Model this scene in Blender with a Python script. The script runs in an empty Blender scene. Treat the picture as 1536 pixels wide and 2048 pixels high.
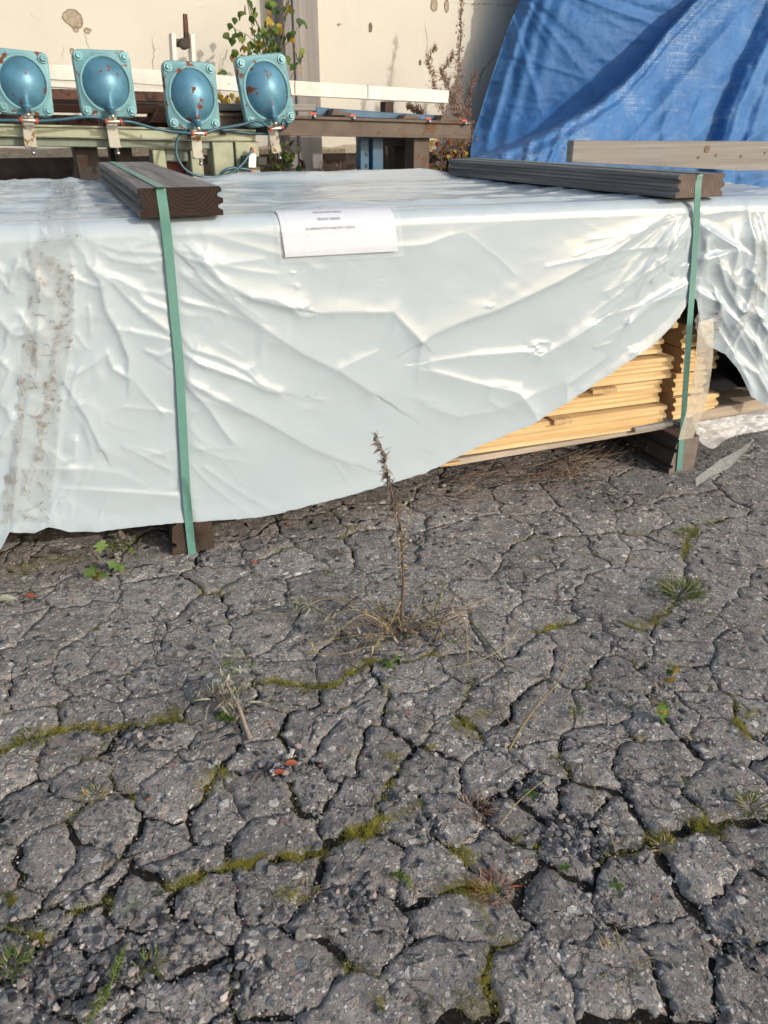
import bpy, bmesh, math, random
import numpy as np
from mathutils import Vector, Matrix
from mathutils.geometry import delaunay_2d_cdt

random.seed(7)
RNG = np.random.default_rng(7)
scene = bpy.context.scene
COL = scene.collection

# ------------------------------------------------------------------ camera, sky, sun, exposure
F = 1539.0                       # focal length in photo pixels (photo 1536 x 2048)
TH = math.atan((1024 - 250) / F)  # camera pitch below the horizon
CH = 1.15                        # camera height
cam = bpy.data.objects.new('camera', bpy.data.cameras.new('camera'))
COL.objects.link(cam)
cam.location = (0, 0, CH)
cam.rotation_euler = (math.pi / 2 - TH, 0, 0)
cam.data.sensor_fit = 'VERTICAL'
cam.data.sensor_height = 36.0
cam.data.lens = 36.0 * F / 2048
cam.data.clip_start = 0.05
cam.data.clip_end = 500
cam.data.dof.use_dof = True
cam.data.dof.focus_distance = 2.15
cam.data.dof.aperture_fstop = 9.0
scene.camera = cam

SUN_AZ, SUN_EL = math.radians(55), math.radians(23)   # azimuth to the right of straight behind the camera
SDIR = Vector((math.sin(SUN_AZ) * math.cos(SUN_EL), -math.cos(SUN_AZ) * math.cos(SUN_EL), math.sin(SUN_EL)))
world = bpy.data.worlds.new('World'); scene.world = world
world.use_nodes = True
wn = world.node_tree
sky = wn.nodes.new('ShaderNodeTexSky')
sky.sky_type = 'NISHITA'; sky.sun_disc = False
sky.sun_elevation = SUN_EL; sky.sun_rotation = math.pi - SUN_AZ
sky.air_density = 1.0; sky.dust_density = 2.5; sky.ozone_density = 0.6
bg = wn.nodes['Background']
bg.inputs['Strength'].default_value = 0.15
wn.links.new(sky.outputs['Color'], bg.inputs['Color'])
sl = bpy.data.lights.new('sun', 'SUN'); sl.energy = 2.0; sl.angle = math.radians(0.6)
sl.color = (1.0, 0.93, 0.83)
so = bpy.data.objects.new('sun', sl); COL.objects.link(so)
so.rotation_euler = SDIR.to_track_quat('Z', 'Y').to_euler()
so.location = (6, -6, 6)
scene.view_settings.view_transform = 'Standard'
scene.view_settings.look = 'None'
scene.view_settings.gamma = 1
scene.view_settings.exposure = 0.28

# ------------------------------------------------------------------ pixel -> place helpers
_c, _s = math.cos(TH), math.sin(TH)
CAM = np.array([0, 0, CH])
def ray(u, v):
    x = (u - 768) / F; y = -(v - 1024) / F
    return np.array([x, _c + y * _s, -_s + y * _c])
def ground(u, v, z=0.0):
    d = ray(u, v); return CAM + d * (z - CH) / d[2]
class Plane:
    """vertical plane through p with heading angle a (along) ; n points away from the camera"""
    def __init__(self, p, a):
        self.p = np.array(p, float); self.a = np.array([math.cos(a), math.sin(a), 0.0])
        self.n = np.array([-math.sin(a), math.cos(a), 0.0]); self.ang = a
    def at(self, u, v, off=0.0):
        d = ray(u, v); P = self.p + self.n * off
        return CAM + d * (np.dot(P - CAM, self.n) / np.dot(d, self.n))
    def xyz(self, s, off, z):
        q = self.p + self.a * s + self.n * off
        return np.array([q[0], q[1], z])
    def sz(self, u, v, off=0.0):
        q = self.at(u, v, off); return float(np.dot(q - self.p, self.a)), float(q[2])
    def frame(self, p=None):
        p = self.p if p is None else p
        m = Matrix.Rotation(self.ang, 4, 'Z'); m.translation = Vector(p); return m
def px_of(P):
    """photo pixel of world points (N,3) - used only to read the traced creases"""
    q = P - CAM
    z = q[:, 1] * _c - q[:, 2] * _s
    y = q[:, 1] * _s + q[:, 2] * _c
    return 768 + F * q[:, 0] / z, 1024 - F * y / z

PK = Plane(ground(385, 1112), math.radians(20.28))        # the pack's front face
def toward(u, v, dist, ang):
    d = ray(u, v); d = d / math.hypot(d[0], d[1]); return Plane(CAM + d * dist, math.radians(ang))
MC = toward(420, 280, 4.05, 27)      # the machine's front
WL = toward(600, 200, 5.55, 25)      # the wall
BT = Plane(WL.p - WL.n * 0.72, math.radians(25))      # the blue cover

# ------------------------------------------------------------------ noise
def _h(ix, iy, seed):
    v = np.sin(ix * 127.1 + iy * 311.7 + seed * 74.7) * 43758.5453
    return v - np.floor(v)
def vnoise(x, y, seed=0):
    ix = np.floor(x); iy = np.floor(y); fx = x - ix; fy = y - iy
    ux = fx * fx * fx * (fx * (fx * 6 - 15) + 10); uy = fy * fy * fy * (fy * (fy * 6 - 15) + 10)
    a = _h(ix, iy, seed); b = _h(ix + 1, iy, seed); c = _h(ix, iy + 1, seed); d = _h(ix + 1, iy + 1, seed)
    return (a + (b - a) * ux) * (1 - uy) + (c + (d - c) * ux) * uy - 0.5
def fbm(x, y, seed=0, o=4, g=0.5):
    t = 0; a = 1
    for i in range(o):
        t = t + a * vnoise(x, y, seed + i * 13); x = x * 2.03; y = y * 2.03; a *= g
    return t
def sstep(a, b, x):
    t = np.clip((x - a) / (b - a), 0, 1); return t * t * (3 - 2 * t)

# ------------------------------------------------------------------ object helpers
MATW = {}
def _wm(o): return MATW.get(o.name, Matrix.Identity(4))
def link(o, parent=None, frame=None):
    COL.objects.link(o)
    fr = frame if frame is not None else Matrix.Identity(4)
    if parent is not None:
        o.parent = parent; o.matrix_basis = _wm(parent).inverted() @ fr
    else:
        o.matrix_basis = fr
    MATW[o.name] = fr.copy()
    return o
def tag(o, label=None, cat=None, group=None, kind=None):
    if label: o['label'] = label
    if cat: o['category'] = cat
    if group: o['group'] = group
    if kind: o['kind'] = kind
    return o
def mk(name, V, Fc, mats, parent=None, frame=None, smooth=False, midx=None, world=True):
    """V in world coordinates unless world=False"""
    V = np.asarray(V, float).reshape(-1, 3)
    if frame is not None and world:
        inv = np.array(frame.inverted()); V = V @ inv[:3, :3].T + inv[:3, 3]
    me = bpy.data.meshes.new(name)
    me.from_pydata(V.tolist(), [], [list(f) for f in Fc])
    if not isinstance(mats, (list, tuple)): mats = [mats]
    for m in mats: me.materials.append(m)
    if midx is not None: me.polygons.foreach_set('material_index', np.asarray(midx, np.int32))
    if smooth: me.polygons.foreach_set('use_smooth', [True] * len(me.polygons))
    me.update()
    return link(bpy.data.objects.new(name, me), parent, frame)
def empty(name, loc, label, cat, group=None, frame=None):
    o = bpy.data.objects.new(name, None); o.empty_display_size = 0.05
    fr = frame if frame is not None else Matrix.Translation(Vector(loc))
    link(o, None, fr); tag(o, label, cat, group); return o
def copy_part(o, parent, frame):
    c = o.copy(); return link(c, parent, frame)
class MB:
    def __init__(self): self.V = []; self.F = []; self.I = []
    def add(self, V, Fc, mi=0):
        b = len(self.V); self.V.extend([tuple(map(float, p)) for p in V])
        for f in Fc: self.F.append([i + b for i in f]); self.I.append(mi)
    def build(self, name, mats, parent=None, frame=None, smooth=False):
        return mk(name, self.V, self.F, mats, parent, frame, smooth, self.I)
def prism_geo(poly, ext):
    """front polygon (world pts) extruded by vector ext, with a small bevel on the front rim"""
    P = [np.array(p, float) for p in poly]; ext = np.array(ext, float); n = len(P)
    c = sum(P) / n
    L = np.linalg.norm(ext); e = ext / L
    size = min(np.linalg.norm(P[i] - P[(i + 1) % n]) for i in range(n))
    b = min(0.004, size * 0.18, L * 0.3)
    ins = []
    for i in range(n):
        a = P[i - 1] - P[i]; d = P[(i + 1) % n] - P[i]
        a = a / np.linalg.norm(a); d = d / np.linalg.norm(d)
        ins.append(P[i] + (a + d) * b * 0.9)
    V = ins + [p + e * b for p in P] + [p + ext for p in P]
    Fc = [list(range(n))]
    for k in (0, n):
        for i in range(n):
            j = (i + 1) % n; Fc.append([k + j, k + i, k + n + i, k + n + j])
    Fc.append([2 * n + i for i in range(n)][::-1])
    nrm = np.cross(P[1] - P[0], P[2] - P[1])
    if np.dot(nrm, e) > 0: Fc = [f[::-1] for f in Fc]
    return V, Fc
def pp(name, pxs, pl, off, depth, mat, parent=None, frame=None):
    """prism from a pixel outline on plane pl at offset off, going back by depth"""
    V, Fc = prism_geo([pl.at(u, v, off) for u, v in pxs], pl.n * depth)
    return mk(name, V, Fc, mat, parent, frame if frame is not None else pl.frame(V[0]))
def box_geo(c, ax, hx, hy, hz):
    """ax = 3 unit vectors"""
    c = np.array(c, float); X, Y, Z = [np.array(a, float) for a in ax]
    V = [c + X * hx * i + Y * hy * j + Z * hz * k for i in (-1, 1) for j in (-1, 1) for k in (-1, 1)]
    return V, [[0, 1, 3, 2], [4, 6, 7, 5], [0, 4, 5, 1], [2, 3, 7, 6], [0, 2, 6, 4], [1, 5, 7, 3]]
def smooth_path(pts, n):
    P = np.array(pts, float)
    if len(P) < 3: 
        t = np.linspace(0, 1, n)[:, None]; return P[0] * (1 - t) + P[-1] * t
    seg = np.linalg.norm(np.diff(P, axis=0), axis=1); T = np.concatenate([[0], np.cumsum(seg)])
    out = []
    for q in np.linspace(0, T[-1], n):
        i = min(max(np.searchsorted(T, q) - 1, 0), len(P) - 2)
        t = (q - T[i]) / max(1e-9, T[i + 1] - T[i])
        p0 = P[max(i - 1, 0)]; p1 = P[i]; p2 = P[i + 1]; p3 = P[min(i + 2, len(P) - 1)]
        out.append(0.5 * ((2 * p1) + (-p0 + p2) * t + (2 * p0 - 5 * p1 + 4 * p2 - p3) * t * t + (-p0 + 3 * p1 - 3 * p2 + p3) * t ** 3))
    return np.array(out)
def tube_geo(path, r, n=6, cap=True):
    P = np.array(path, float); m = len(P)
    R = r if hasattr(r, '__len__') else [r] * m
    T = np.gradient(P, axis=0); T /= np.maximum(np.linalg.norm(T, axis=1), 1e-9)[:, None]
    up = np.array([0.13, 0.21, 0.97]); V = []
    a = np.cross(T[0], up); 
    if np.linalg.norm(a) < 0.1: a = np.cross(T[0], [1, 0, 0])
    for i in range(m):
        a = a - T[i] * np.dot(a, T[i]); a /= np.linalg.norm(a); b = np.cross(T[i], a)
        for k in range(n):
            th = 2 * math.pi * k / n; V.append(P[i] + (a * math.cos(th) + b * math.sin(th)) * R[i])
    Fc = []
    for i in range(m - 1):
        for k in range(n):
            Fc.append([i * n + k, i * n + (k + 1) % n, (i + 1) * n + (k + 1) % n, (i + 1) * n + k])
    if cap: Fc.append(list(range(n))[::-1]); Fc.append([(m - 1) * n + k for k in range(n)])
    return V, Fc
def lathe_geo(prof, c, axis, n=16):
    """prof: list of (r, h) along axis"""
    A = np.array(axis, float); A /= np.linalg.norm(A)
    x = np.cross(A, [0, 0, 1]); 
    if np.linalg.norm(x) < 0.1: x = np.cross(A, [1, 0, 0])
    x /= np.linalg.norm(x); y = np.cross(A, x); V = []; Fc = []
    for r, h in prof:
        for k in range(n):
            t = 2 * math.pi * k / n; V.append(np.array(c) + A * h + (x * math.cos(t) + y * math.sin(t)) * r)
    for i in range(len(prof) - 1):
        for k in range(n):
            Fc.append([i * n + k, i * n + (k + 1) % n, (i + 1) * n + (k + 1) % n, (i + 1) * n + k])
    Fc.append([(len(prof) - 1) * n + k for k in range(n)]); Fc.append(list(range(n))[::-1])
    return V, Fc

# ------------------------------------------------------------------ materials
class NT:
    def __init__(self, name):
        self.m = bpy.data.materials.new(name); self.m.use_nodes = True
        self.t = self.m.node_tree; self.b = self.t.nodes['Principled BSDF']; self.out = self.t.nodes['Material Output']
    def n(self, typ, **kw):
        nd = self.t.nodes.new('ShaderNode' + typ)
        ins = kw.pop('i', {})
        for k, v in kw.items(): setattr(nd, k, v)
        for k, v in ins.items(): self.set(nd.inputs[k], v)
        return nd
    def set(self, sock, v):
        if hasattr(v, 'links') or isinstance(v, bpy.types.NodeSocket): self.t.links.new(v, sock)
        else: sock.default_value = v
    def coord(self, scale=(1, 1, 1), kind='Object', warp=None):
        tc = self.n('TexCoord'); mp = self.n('Mapping', i={'Vector': tc.outputs[kind], 'Scale': scale}); return mp.outputs[0]
    def pos(self):
        return self.n('NewGeometry').outputs['Position']
    def noise(self, vec, scale, detail=4, rough=0.5, dist=0.0):
        return self.n('TexNoise', i={'Vector': vec, 'Scale': scale, 'Detail': detail, 'Roughness': rough, 'Distortion': dist}).outputs['Fac']
    def ramp(self, fac, stops, interp='LINEAR'):
        r = self.n('ValToRGB'); r.color_ramp.interpolation = interp
        e = r.color_ramp.elements
        while len(e) < len(stops): e.new(0.5)
        for el, (p, c) in zip(e, stops):
            el.position = p; el.color = (c, c, c, 1) if not hasattr(c, '__len__') else (*c, 1)
        self.set(r.inputs[0], fac); return r.outputs[0]
    def mix(self, f, a, b, blend='MIX'):
        m = self.n('MixRGB', blend_type=blend)
        for s, v in zip(m.inputs, (f, a, b)):
            self.set(s, (*v, 1) if isinstance(v, tuple) and len(v) == 3 else v)
        return m.outputs[0]
    def math(self, op, a, b=0.0, c=None):
        m = self.n('Math', operation=op); self.set(m.inputs[0], a); self.set(m.inputs[1], b)
        if c is not None: self.set(m.inputs[2], c)
        return m.outputs[0]
    def bump(self, h, strength=0.5, dist=0.002, normal=None):
        b = self.n('Bump', i={'Height': h, 'Strength': strength, 'Distance': dist})
        if normal is not None: self.set(b.inputs['Normal'], normal)
        return b.outputs[0]
    def fin(self, color=None, rough=0.6, normal=None, spec=0.4, metal=0.0, **kw):
        if color is not None: self.set(self.b.inputs['Base Color'], (*color, 1) if isinstance(color, tuple) and len(color) == 3 else color)
        self.set(self.b.inputs['Roughness'], rough); self.set(self.b.inputs['Metallic'], metal)
        self.b.inputs['Specular IOR Level'].default_value = spec
        if normal is not None: self.set(self.b.inputs['Normal'], normal)
        for k, v in kw.items(): self.set(self.b.inputs[k.replace('_', ' ')], v)
        return self.m

def m_asphalt():
    t = NT('asphalt'); p = t.pos()
    w = t.n('TexNoise', i={'Vector': p, 'Scale': 60.0, 'Detail': 2.0}).outputs['Color']
    pw = t.n('VectorMath', operation='MULTIPLY_ADD', i={0: w, 1: (0.007, 0.007, 0.007), 2: p}).outputs[0]
    big = t.noise(p, 3.5, 5); mid = t.noise(p, 28, 6, 0.65); fine = t.noise(p, 420, 4, 0.7)
    base = t.ramp(mid, [(0.3, (0.160, 0.148, 0.138)), (0.55, (0.275, 0.255, 0.239)), (0.75, (0.40, 0.374, 0.352))])
    base = t.mix(0.55, base, t.ramp(fine, [(0.3, 0.55), (0.7, 1.5)]), 'MULTIPLY')
    base = t.mix(0.6, base, t.ramp(big, [(0.3, 0.65), (0.7, 1.35)]), 'MULTIPLY')
    # stones of three sizes
    def stones(scale, keep, cols, edge):
        v = t.n('TexVoronoi', feature='F1', i={'Vector': pw, 'Scale': scale, 'Randomness': 1.0})
        ve = t.n('TexVoronoi', feature='DISTANCE_TO_EDGE', i={'Vector': pw, 'Scale': scale, 'Randomness': 1.0})
        sep = t.n('SeparateColor', i={0: v.outputs['Color']})
        k = t.math('GREATER_THAN', sep.outputs[0], 1 - keep)
        inside = t.ramp(ve.outputs['Distance'], [(edge, 0.0), (edge + 0.10, 1.0)])
        mask = t.math('MULTIPLY', k, inside)
        col = t.ramp(sep.outputs[1], cols, 'CONSTANT')
        return mask, col
    g = [(0.0, (0.11, 0.12, 0.13)), (0.20, (0.26, 0.25, 0.235)), (0.38, (0.15, 0.17, 0.185)), (0.52, (0.36, 0.31, 0.28)), (0.66, (0.47, 0.45, 0.42)), (0.80, (0.33, 0.22, 0.19)), (0.88, (0.72, 0.70, 0.67))]
    m1, c1 = stones(50, 0.22, g, 0.10)
    m2, c2 = stones(120, 0.42, g, 0.08)
    m3, c3 = stones(260, 0.46, g, 0.06)
    fm = t.ramp(fine, [(0.35, 0.7), (0.65, 1.2)])
    col = t.mix(t.math('MULTIPLY', m3, 0.85), base, c3)
    col = t.mix(t.math('MULTIPLY', m2, 0.85), col, c2)
    col = t.mix(t.math('MULTIPLY', m1, 0.8), col, t.mix(0.7, c1, fm, 'MULTIPLY'))
    hv = t.n('VectorMath', operation='MULTIPLY_ADD', i={0: t.n('TexNoise', i={'Vector': p, 'Scale': 22.0, 'Detail': 5.0, 'Roughness': 0.65}).outputs['Color'], 1: (0.07, 0.07, 0.0), 2: p}).outputs[0]
    hl = t.n('TexVoronoi', feature='DISTANCE_TO_EDGE', i={'Vector': hv, 'Scale': 11.0}).outputs['Distance']
    hk = t.math('MULTIPLY', t.ramp(hl, [(0.0, 1.0), (0.022, 0.0)]), t.ramp(t.noise(p, 4.5, 4), [(0.44, 0.0), (0.56, 1.0)]))
    col = t.mix(t.math('MULTIPLY', hk, 0.85), col, (0.035, 0.032, 0.030))
    oi = t.n('ObjectInfo').outputs['Random']
    col = t.mix(1.0, col, t.ramp(oi, [(0.0, 0.84), (1.0, 1.14)]), 'MULTIPLY')
    h = t.math('ADD', t.math('MULTIPLY', m1, 1.0), t.math('MULTIPLY', m2, 0.6))
    h = t.math('ADD', h, t.math('MULTIPLY', m3, 0.3)); h = t.math('ADD', h, t.math('MULTIPLY', mid, 1.6)); h = t.math('ADD', h, t.math('MULTIPLY', fine, 0.9)); h = t.math('SUBTRACT', h, t.math('MULTIPLY', hk, 1.5))
    return t.fin(col, 0.82, t.bump(h, 0.9, 0.0035), 0.35)
def m_soil():
    t = NT('dark_soil'); p = t.pos()
    c = t.ramp(t.noise(p, 210, 6, 0.75), [(0.3, (0.012, 0.011, 0.010)), (0.55, (0.036, 0.033, 0.029)), (0.72, (0.09, 0.082, 0.072))])
    return t.fin(c, 0.95, t.bump(t.noise(p, 190, 6, 0.75), 1.0, 0.012), 0.15)
def m_stone(name, a, b, rnd=True):
    t = NT(name); p = t.pos()
    n1 = t.noise(p, 120, 5, 0.65)
    c = t.ramp(n1, [(0.3, a), (0.7, b)])
    oi = t.n('ObjectInfo').outputs['Random']
    c = t.mix(0.75, c, t.ramp(oi, [(0.0, (0.6, 0.62, 0.66)), (0.4, (1.0, 0.97, 0.92)), (0.7, (0.8, 0.72, 0.66)), (1.0, (1.3, 1.28, 1.22))]), 'MULTIPLY')
    return t.fin(c, 0.75, t.bump(n1, 0.4, 0.002), 0.35)
def m_gravel():
    t = NT('gravel'); 
    a = t.n('Attribute', attribute_name='tone').outputs['Fac']
    c = t.ramp(a, [(0.0, (0.025, 0.026, 0.028)), (0.25, (0.09, 0.09, 0.093)), (0.5, (0.16, 0.168, 0.18)), (0.7, (0.26, 0.235, 0.215)), (0.88, (0.34, 0.26, 0.225)), (1.0, (0.52, 0.50, 0.47))])
    c = t.mix(0.6, c, t.ramp(t.noise(t.pos(), 260, 4, 0.6), [(0.3, 0.6), (0.7, 1.35)]), 'MULTIPLY')
    return t.fin(c, 0.75, None, 0.35)
def m_tarp():
    t = NT('white_wrap'); p = t.coord()
    st = t.noise(t.coord((3, 3, 220)), 1.0, 3, 0.6)
    big = t.noise(p, 2.2, 4)
    col = t.mix(0.5, (0.415, 0.488, 0.545), t.ramp(big, [(0.3, (0.94, 0.96, 0.97)), (0.7, (1.03, 1.03, 1.0))]), 'MULTIPLY')
    col = t.mix(t.ramp(st, [(0.52, 0.0), (0.70, 0.20)]), col, (0.45, 0.48, 0.50))
    dirt = t.ramp(t.noise(p, 9, 8, 0.75), [(0.66, 0.0), (0.80, 0.20)])
    col = t.mix(dirt, col, (0.40, 0.37, 0.30))
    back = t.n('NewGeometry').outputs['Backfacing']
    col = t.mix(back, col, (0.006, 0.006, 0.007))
    h = t.math('ADD', t.math('MULTIPLY', st, 0.25), t.math('MULTIPLY', t.noise(p, 26, 4, 0.55), 0.25))
    rough = t.ramp(t.noise(p, 7, 4), [(0.3, 0.15), (0.7, 0.25)])
    return t.fin(col, rough, t.bump(h, 0.10, 0.004), 0.85)
def m_wood(name, dark, light, axis=0, scale=1.0, rough=0.75, stain=None, knots=True, bumpk=0.5):
    """grain along the object's local axis"""
    t = NT(name)
    sc = [26 * scale] * 3; sc[axis] = 1.1 * scale
    oi = t.n('ObjectInfo').outputs['Random']
    tc = t.n('TexCoord').outputs['Object']
    sh = t.n('VectorMath', operation='MULTIPLY_ADD', i={0: (7.3, 5.1, 3.7), 1: oi, 2: tc}).outputs[0]
    sh2 = t.n('VectorMath', operation='ADD', i={0: sh, 1: (0, 0, 0)}).outputs[0]
    mp = t.n('Mapping', i={'Vector': sh2, 'Scale': tuple(sc)}).outputs[0]
    g = t.noise(mp, 1.0, 8, 0.62, 0.8)
    sc2 = [150 * scale] * 3; sc2[axis] = 3.0 * scale
    mp2 = t.n('Mapping', i={'Vector': sh2, 'Scale': tuple(sc2)}).outputs[0]
    f = t.noise(mp2, 1.0, 4, 0.6)
    c = t.ramp(g, [(0.28, dark), (0.55, tuple((a + b) / 2 for a, b in zip(dark, light))), (0.75, light)])
    c = t.mix(0.6, c, t.ramp(f, [(0.3, 0.62), (0.7, 1.25)]), 'MULTIPLY')
    if stain:
        s = t.ramp(t.noise(sh2, 3.1, 6, 0.6), [(0.45, 0.0), (0.7, 0.8)])
        c = t.mix(s, c, stain)
    h = t.math('ADD', g, t.math('MULTIPLY', f, 0.8))
    return t.fin(c, rough, t.bump(h, bumpk, 0.003), 0.3)
def m_rings(name, dark, light, cy=0.02, cz=-0.03, k=260.0):
    """end grain: growth rings round the pith in the local y/z plane"""
    t = NT(name); tc = t.n('TexCoord').outputs['Object']
    mp = t.n('Mapping', i={'Vector': tc, 'Location': (0, -cy, -cz)}).outputs[0]
    w = t.n('TexWave', wave_type='RINGS', rings_direction='X', wave_profile='SAW', i={'Vector': mp, 'Scale': k / 6.283, 'Distortion': 1.2, 'Detail': 3.0, 'Detail Scale': 0.6}).outputs['Fac']
    n = t.noise(tc, 300, 4, 0.6); n2 = t.noise(tc, 22, 5, 0.6)
    c = t.ramp(w, [(0.0, light), (0.75, tuple(a * 0.75 for a in light)), (1.0, dark)])
    c = t.mix(0.6, c, t.ramp(n, [(0.3, 0.6), (0.7, 1.3)]), 'MULTIPLY')
    c = t.mix(0.6, c, t.ramp(n2, [(0.3, 0.6), (0.7, 1.3)]), 'MULTIPLY')
    return t.fin(c, 0.85, t.bump(t.math('ADD', w, n), 0.5, 0.0012), 0.25)
def m_paint(name, col, rust=(0.16, 0.055, 0.025), amt=0.62, rough=0.38, metal=0.0, scale=28, dirt=0.25):
    t = NT(name); tc = t.n('TexCoord').outputs['Object']; oi = t.n('ObjectInfo').outputs['Random']
    p = t.n('VectorMath', operation='MULTIPLY_ADD', i={0: (13.3, 9.1, 5.7), 1: oi, 2: tc}).outputs[0]
    n1 = t.noise(p, scale, 8, 0.62); n2 = t.noise(p, scale * 0.2, 4)
    m = t.ramp(t.math('ADD', t.math('MULTIPLY', n1, 0.75), t.math('MULTIPLY', n2, 0.25)), [(amt, 0.0), (amt + 0.015, 1.0)])
    rc = t.ramp(t.noise(p, 170, 4), [(0.3, tuple(a * 0.5 for a in rust)), (0.7, rust)])
    vr = t.ramp(t.noise(p, 9, 6, 0.6), [(0.3, 1 - dirt), (0.7, 1 + dirt * 0.6)])
    c = t.mix(1.0, col, vr, 'MULTIPLY')
    c = t.mix(m, c, rc)
    h = t.math('SUBTRACT', t.math('MULTIPLY', t.noise(p, 90, 3), 0.15), t.math('MULTIPLY', m, 0.5))
    r = t.ramp(m, [(0, rough), (1, 0.85)])
    return t.fin(c, r, t.bump(h, 0.35, 0.002), 0.5, metal)
def m_simple(name, col, rough=0.6, spec=0.4, metal=0.0, var=0.3, scale=40, bumpk=0.2):
    t = NT(name); tc = t.n('TexCoord').outputs['Object']
    n = t.noise(tc, scale, 5, 0.6)
    c = t.mix(1.0, col, t.ramp(n, [(0.3, 1 - var), (0.7, 1 + var)]), 'MULTIPLY')
    return t.fin(c, rough, t.bump(n, bumpk, 0.002), spec, metal)
def m_leaf(name, a, b, trans=0.25):
    t = NT(name); oi = t.n('ObjectInfo').outputs['Random']
    at = t.n('Attribute', attribute_name='tone').outputs['Fac']
    f = t.math('FRACT', t.math('ADD', oi, at))
    c = t.ramp(f, [(0.0, a), (1.0, b)])
    c = t.mix(0.5, c, t.ramp(t.noise(t.pos(), 160, 4), [(0.3, 0.6), (0.7, 1.3)]), 'MULTIPLY')
    m = t.fin(c, 0.6, None, 0.3)
    tr = t.n('BsdfTranslucent'); t.set(tr.inputs[0], c)
    mx = t.n('MixShader', i={0: trans}); t.t.links.new(t.b.outputs[0], mx.inputs[1]); t.t.links.new(tr.outputs[0], mx.inputs[2])
    t.t.links.new(mx.outputs[0], t.out.inputs[0]); return m
def m_clear(name, tint=(0.8, 0.8, 0.78), alpha=0.25, dirtc=(0.20, 0.16, 0.11), dirt=0.55, scale=30, lines=0.8):
    """thin clear film with grime trapped in it"""
    t = NT(name); tc = t.n('TexCoord').outputs['Object']
    tcs = t.n('Mapping', i={'Vector': tc, 'Scale': (1.5, 1.5, 0.55)}).outputs[0]
    n = t.noise(tcs, scale, 8, 0.7); n2 = t.noise(tc, scale * 0.35, 5)
    h = t.noise(tc, 55, 5, 0.6)
    d = t.ramp(n, [(dirt - 0.02, 0.0), (dirt + 0.10, 1.0)])
    edge = t.ramp(t.math('ABSOLUTE', t.math('SUBTRACT', n2, 0.5)), [(0.0, 1.0), (0.022, 0.0)])
    d = t.math('MAXIMUM', d, t.math('MULTIPLY', t.math('MULTIPLY', edge, lines), t.ramp(h, [(0.4, 0.0), (0.6, 1.0)])))
    c = t.mix(d, tint, dirtc)
    t.fin(c, 0.22, t.bump(h, 0.6, 0.005), 0.7)
    tr = t.n('BsdfTransparent')
    a = t.math('MAXIMUM', alpha, t.math('MULTIPLY', d, 0.85))
    mx = t.n('MixShader', i={0: a}); t.t.links.new(tr.outputs[0], mx.inputs[1]); t.t.links.new(t.b.outputs[0], mx.inputs[2])
    t.t.links.new(mx.outputs[0], t.out.inputs[0]); return t.m
def m_wall():
    t = NT('cream_plaster'); p = t.coord()
    n = t.noise(p, 1.3, 6, 0.6); f = t.noise(p, 40, 6, 0.6)
    c = t.ramp(n, [(0.3, (0.545, 0.52, 0.455)), (0.6, (0.59, 0.565, 0.50)), (0.8, (0.61, 0.59, 0.535))])
    st = t.noise(t.coord((5, 5, 0.35)), 1.0, 6, 0.65)
    c = t.mix(t.ramp(st, [(0.58, 0.0), (0.8, 0.30)]), c, (0.42, 0.38, 0.32))
    c = t.mix(t.ramp(t.noise(p, 14, 8, 0.7), [(0.66, 0.0), (0.78, 0.25)]), c, (0.40, 0.35, 0.28))
    return t.fin(c, 0.9, t.bump(t.math('ADD', f, n), 0.25, 0.006), 0.2)
def m_bluetarp():
    t = NT('blue_cover'); p = t.coord()
    n = t.noise(p, 1.6, 5, 0.6)
    c = t.ramp(n, [(0.3, (0.028, 0.112, 0.295)), (0.55, (0.042, 0.152, 0.375)), (0.75, (0.066, 0.205, 0.45))])
    sx = t.noise(t.coord((3, 3, 160)), 1.0, 3, 0.6); sy = t.noise(t.coord((160, 160, 3)), 1.0, 3, 0.6)
    wear = t.n('Attribute', attribute_name='wear').outputs['Fac']
    patch = t.ramp(t.noise(p, 5, 7, 0.7), [(0.42, 0.0), (0.62, 1.0)])
    thr = t.math('MAXIMUM', t.ramp(sx, [(0.52, 0), (0.68, 1)]), t.ramp(sy, [(0.52, 0), (0.68, 1)]))
    w = t.math('MULTIPLY', t.math('MULTIPLY', wear, patch), thr)
    c = t.mix(t.math('MULTIPLY', w, 0.75), c, (0.50, 0.55, 0.55))
    grime = t.ramp(t.noise(t.coord((2.5, 2.5, 0.8)), 1.0, 6, 0.65), [(0.5, 0.0), (0.75, 0.5)])
    c = t.mix(grime, c, (0.035, 0.085, 0.16))
    h = t.math('ADD', t.noise(p, 18, 7, 0.62), t.math('MULTIPLY', t.math('ADD', sx, sy), 0.12))
    return t.fin(c, 0.58, t.bump(h, 0.55, 0.012), 0.3)
def m_strap():
    t = NT('green_webbing'); 
    tc = t.n('TexCoord').outputs['UV']
    w = t.n('TexChecker', i={'Vector': t.n('Mapping', i={'Vector': tc, 'Scale': (9, 420, 1)}).outputs[0], 'Scale': 1.0}).outputs['Fac']
    n = t.noise(tc, 12, 5, 0.6)
    c = t.mix(t.math('MULTIPLY', w, 0.30), (0.095, 0.255, 0.215), (0.24, 0.41, 0.37))
    c = t.mix(0.5, c, t.ramp(n, [(0.3, 0.75), (0.7, 1.15)]), 'MULTIPLY')
    return t.fin(c, 0.42, t.bump(w, 0.5, 0.0006), 0.5)

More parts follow.
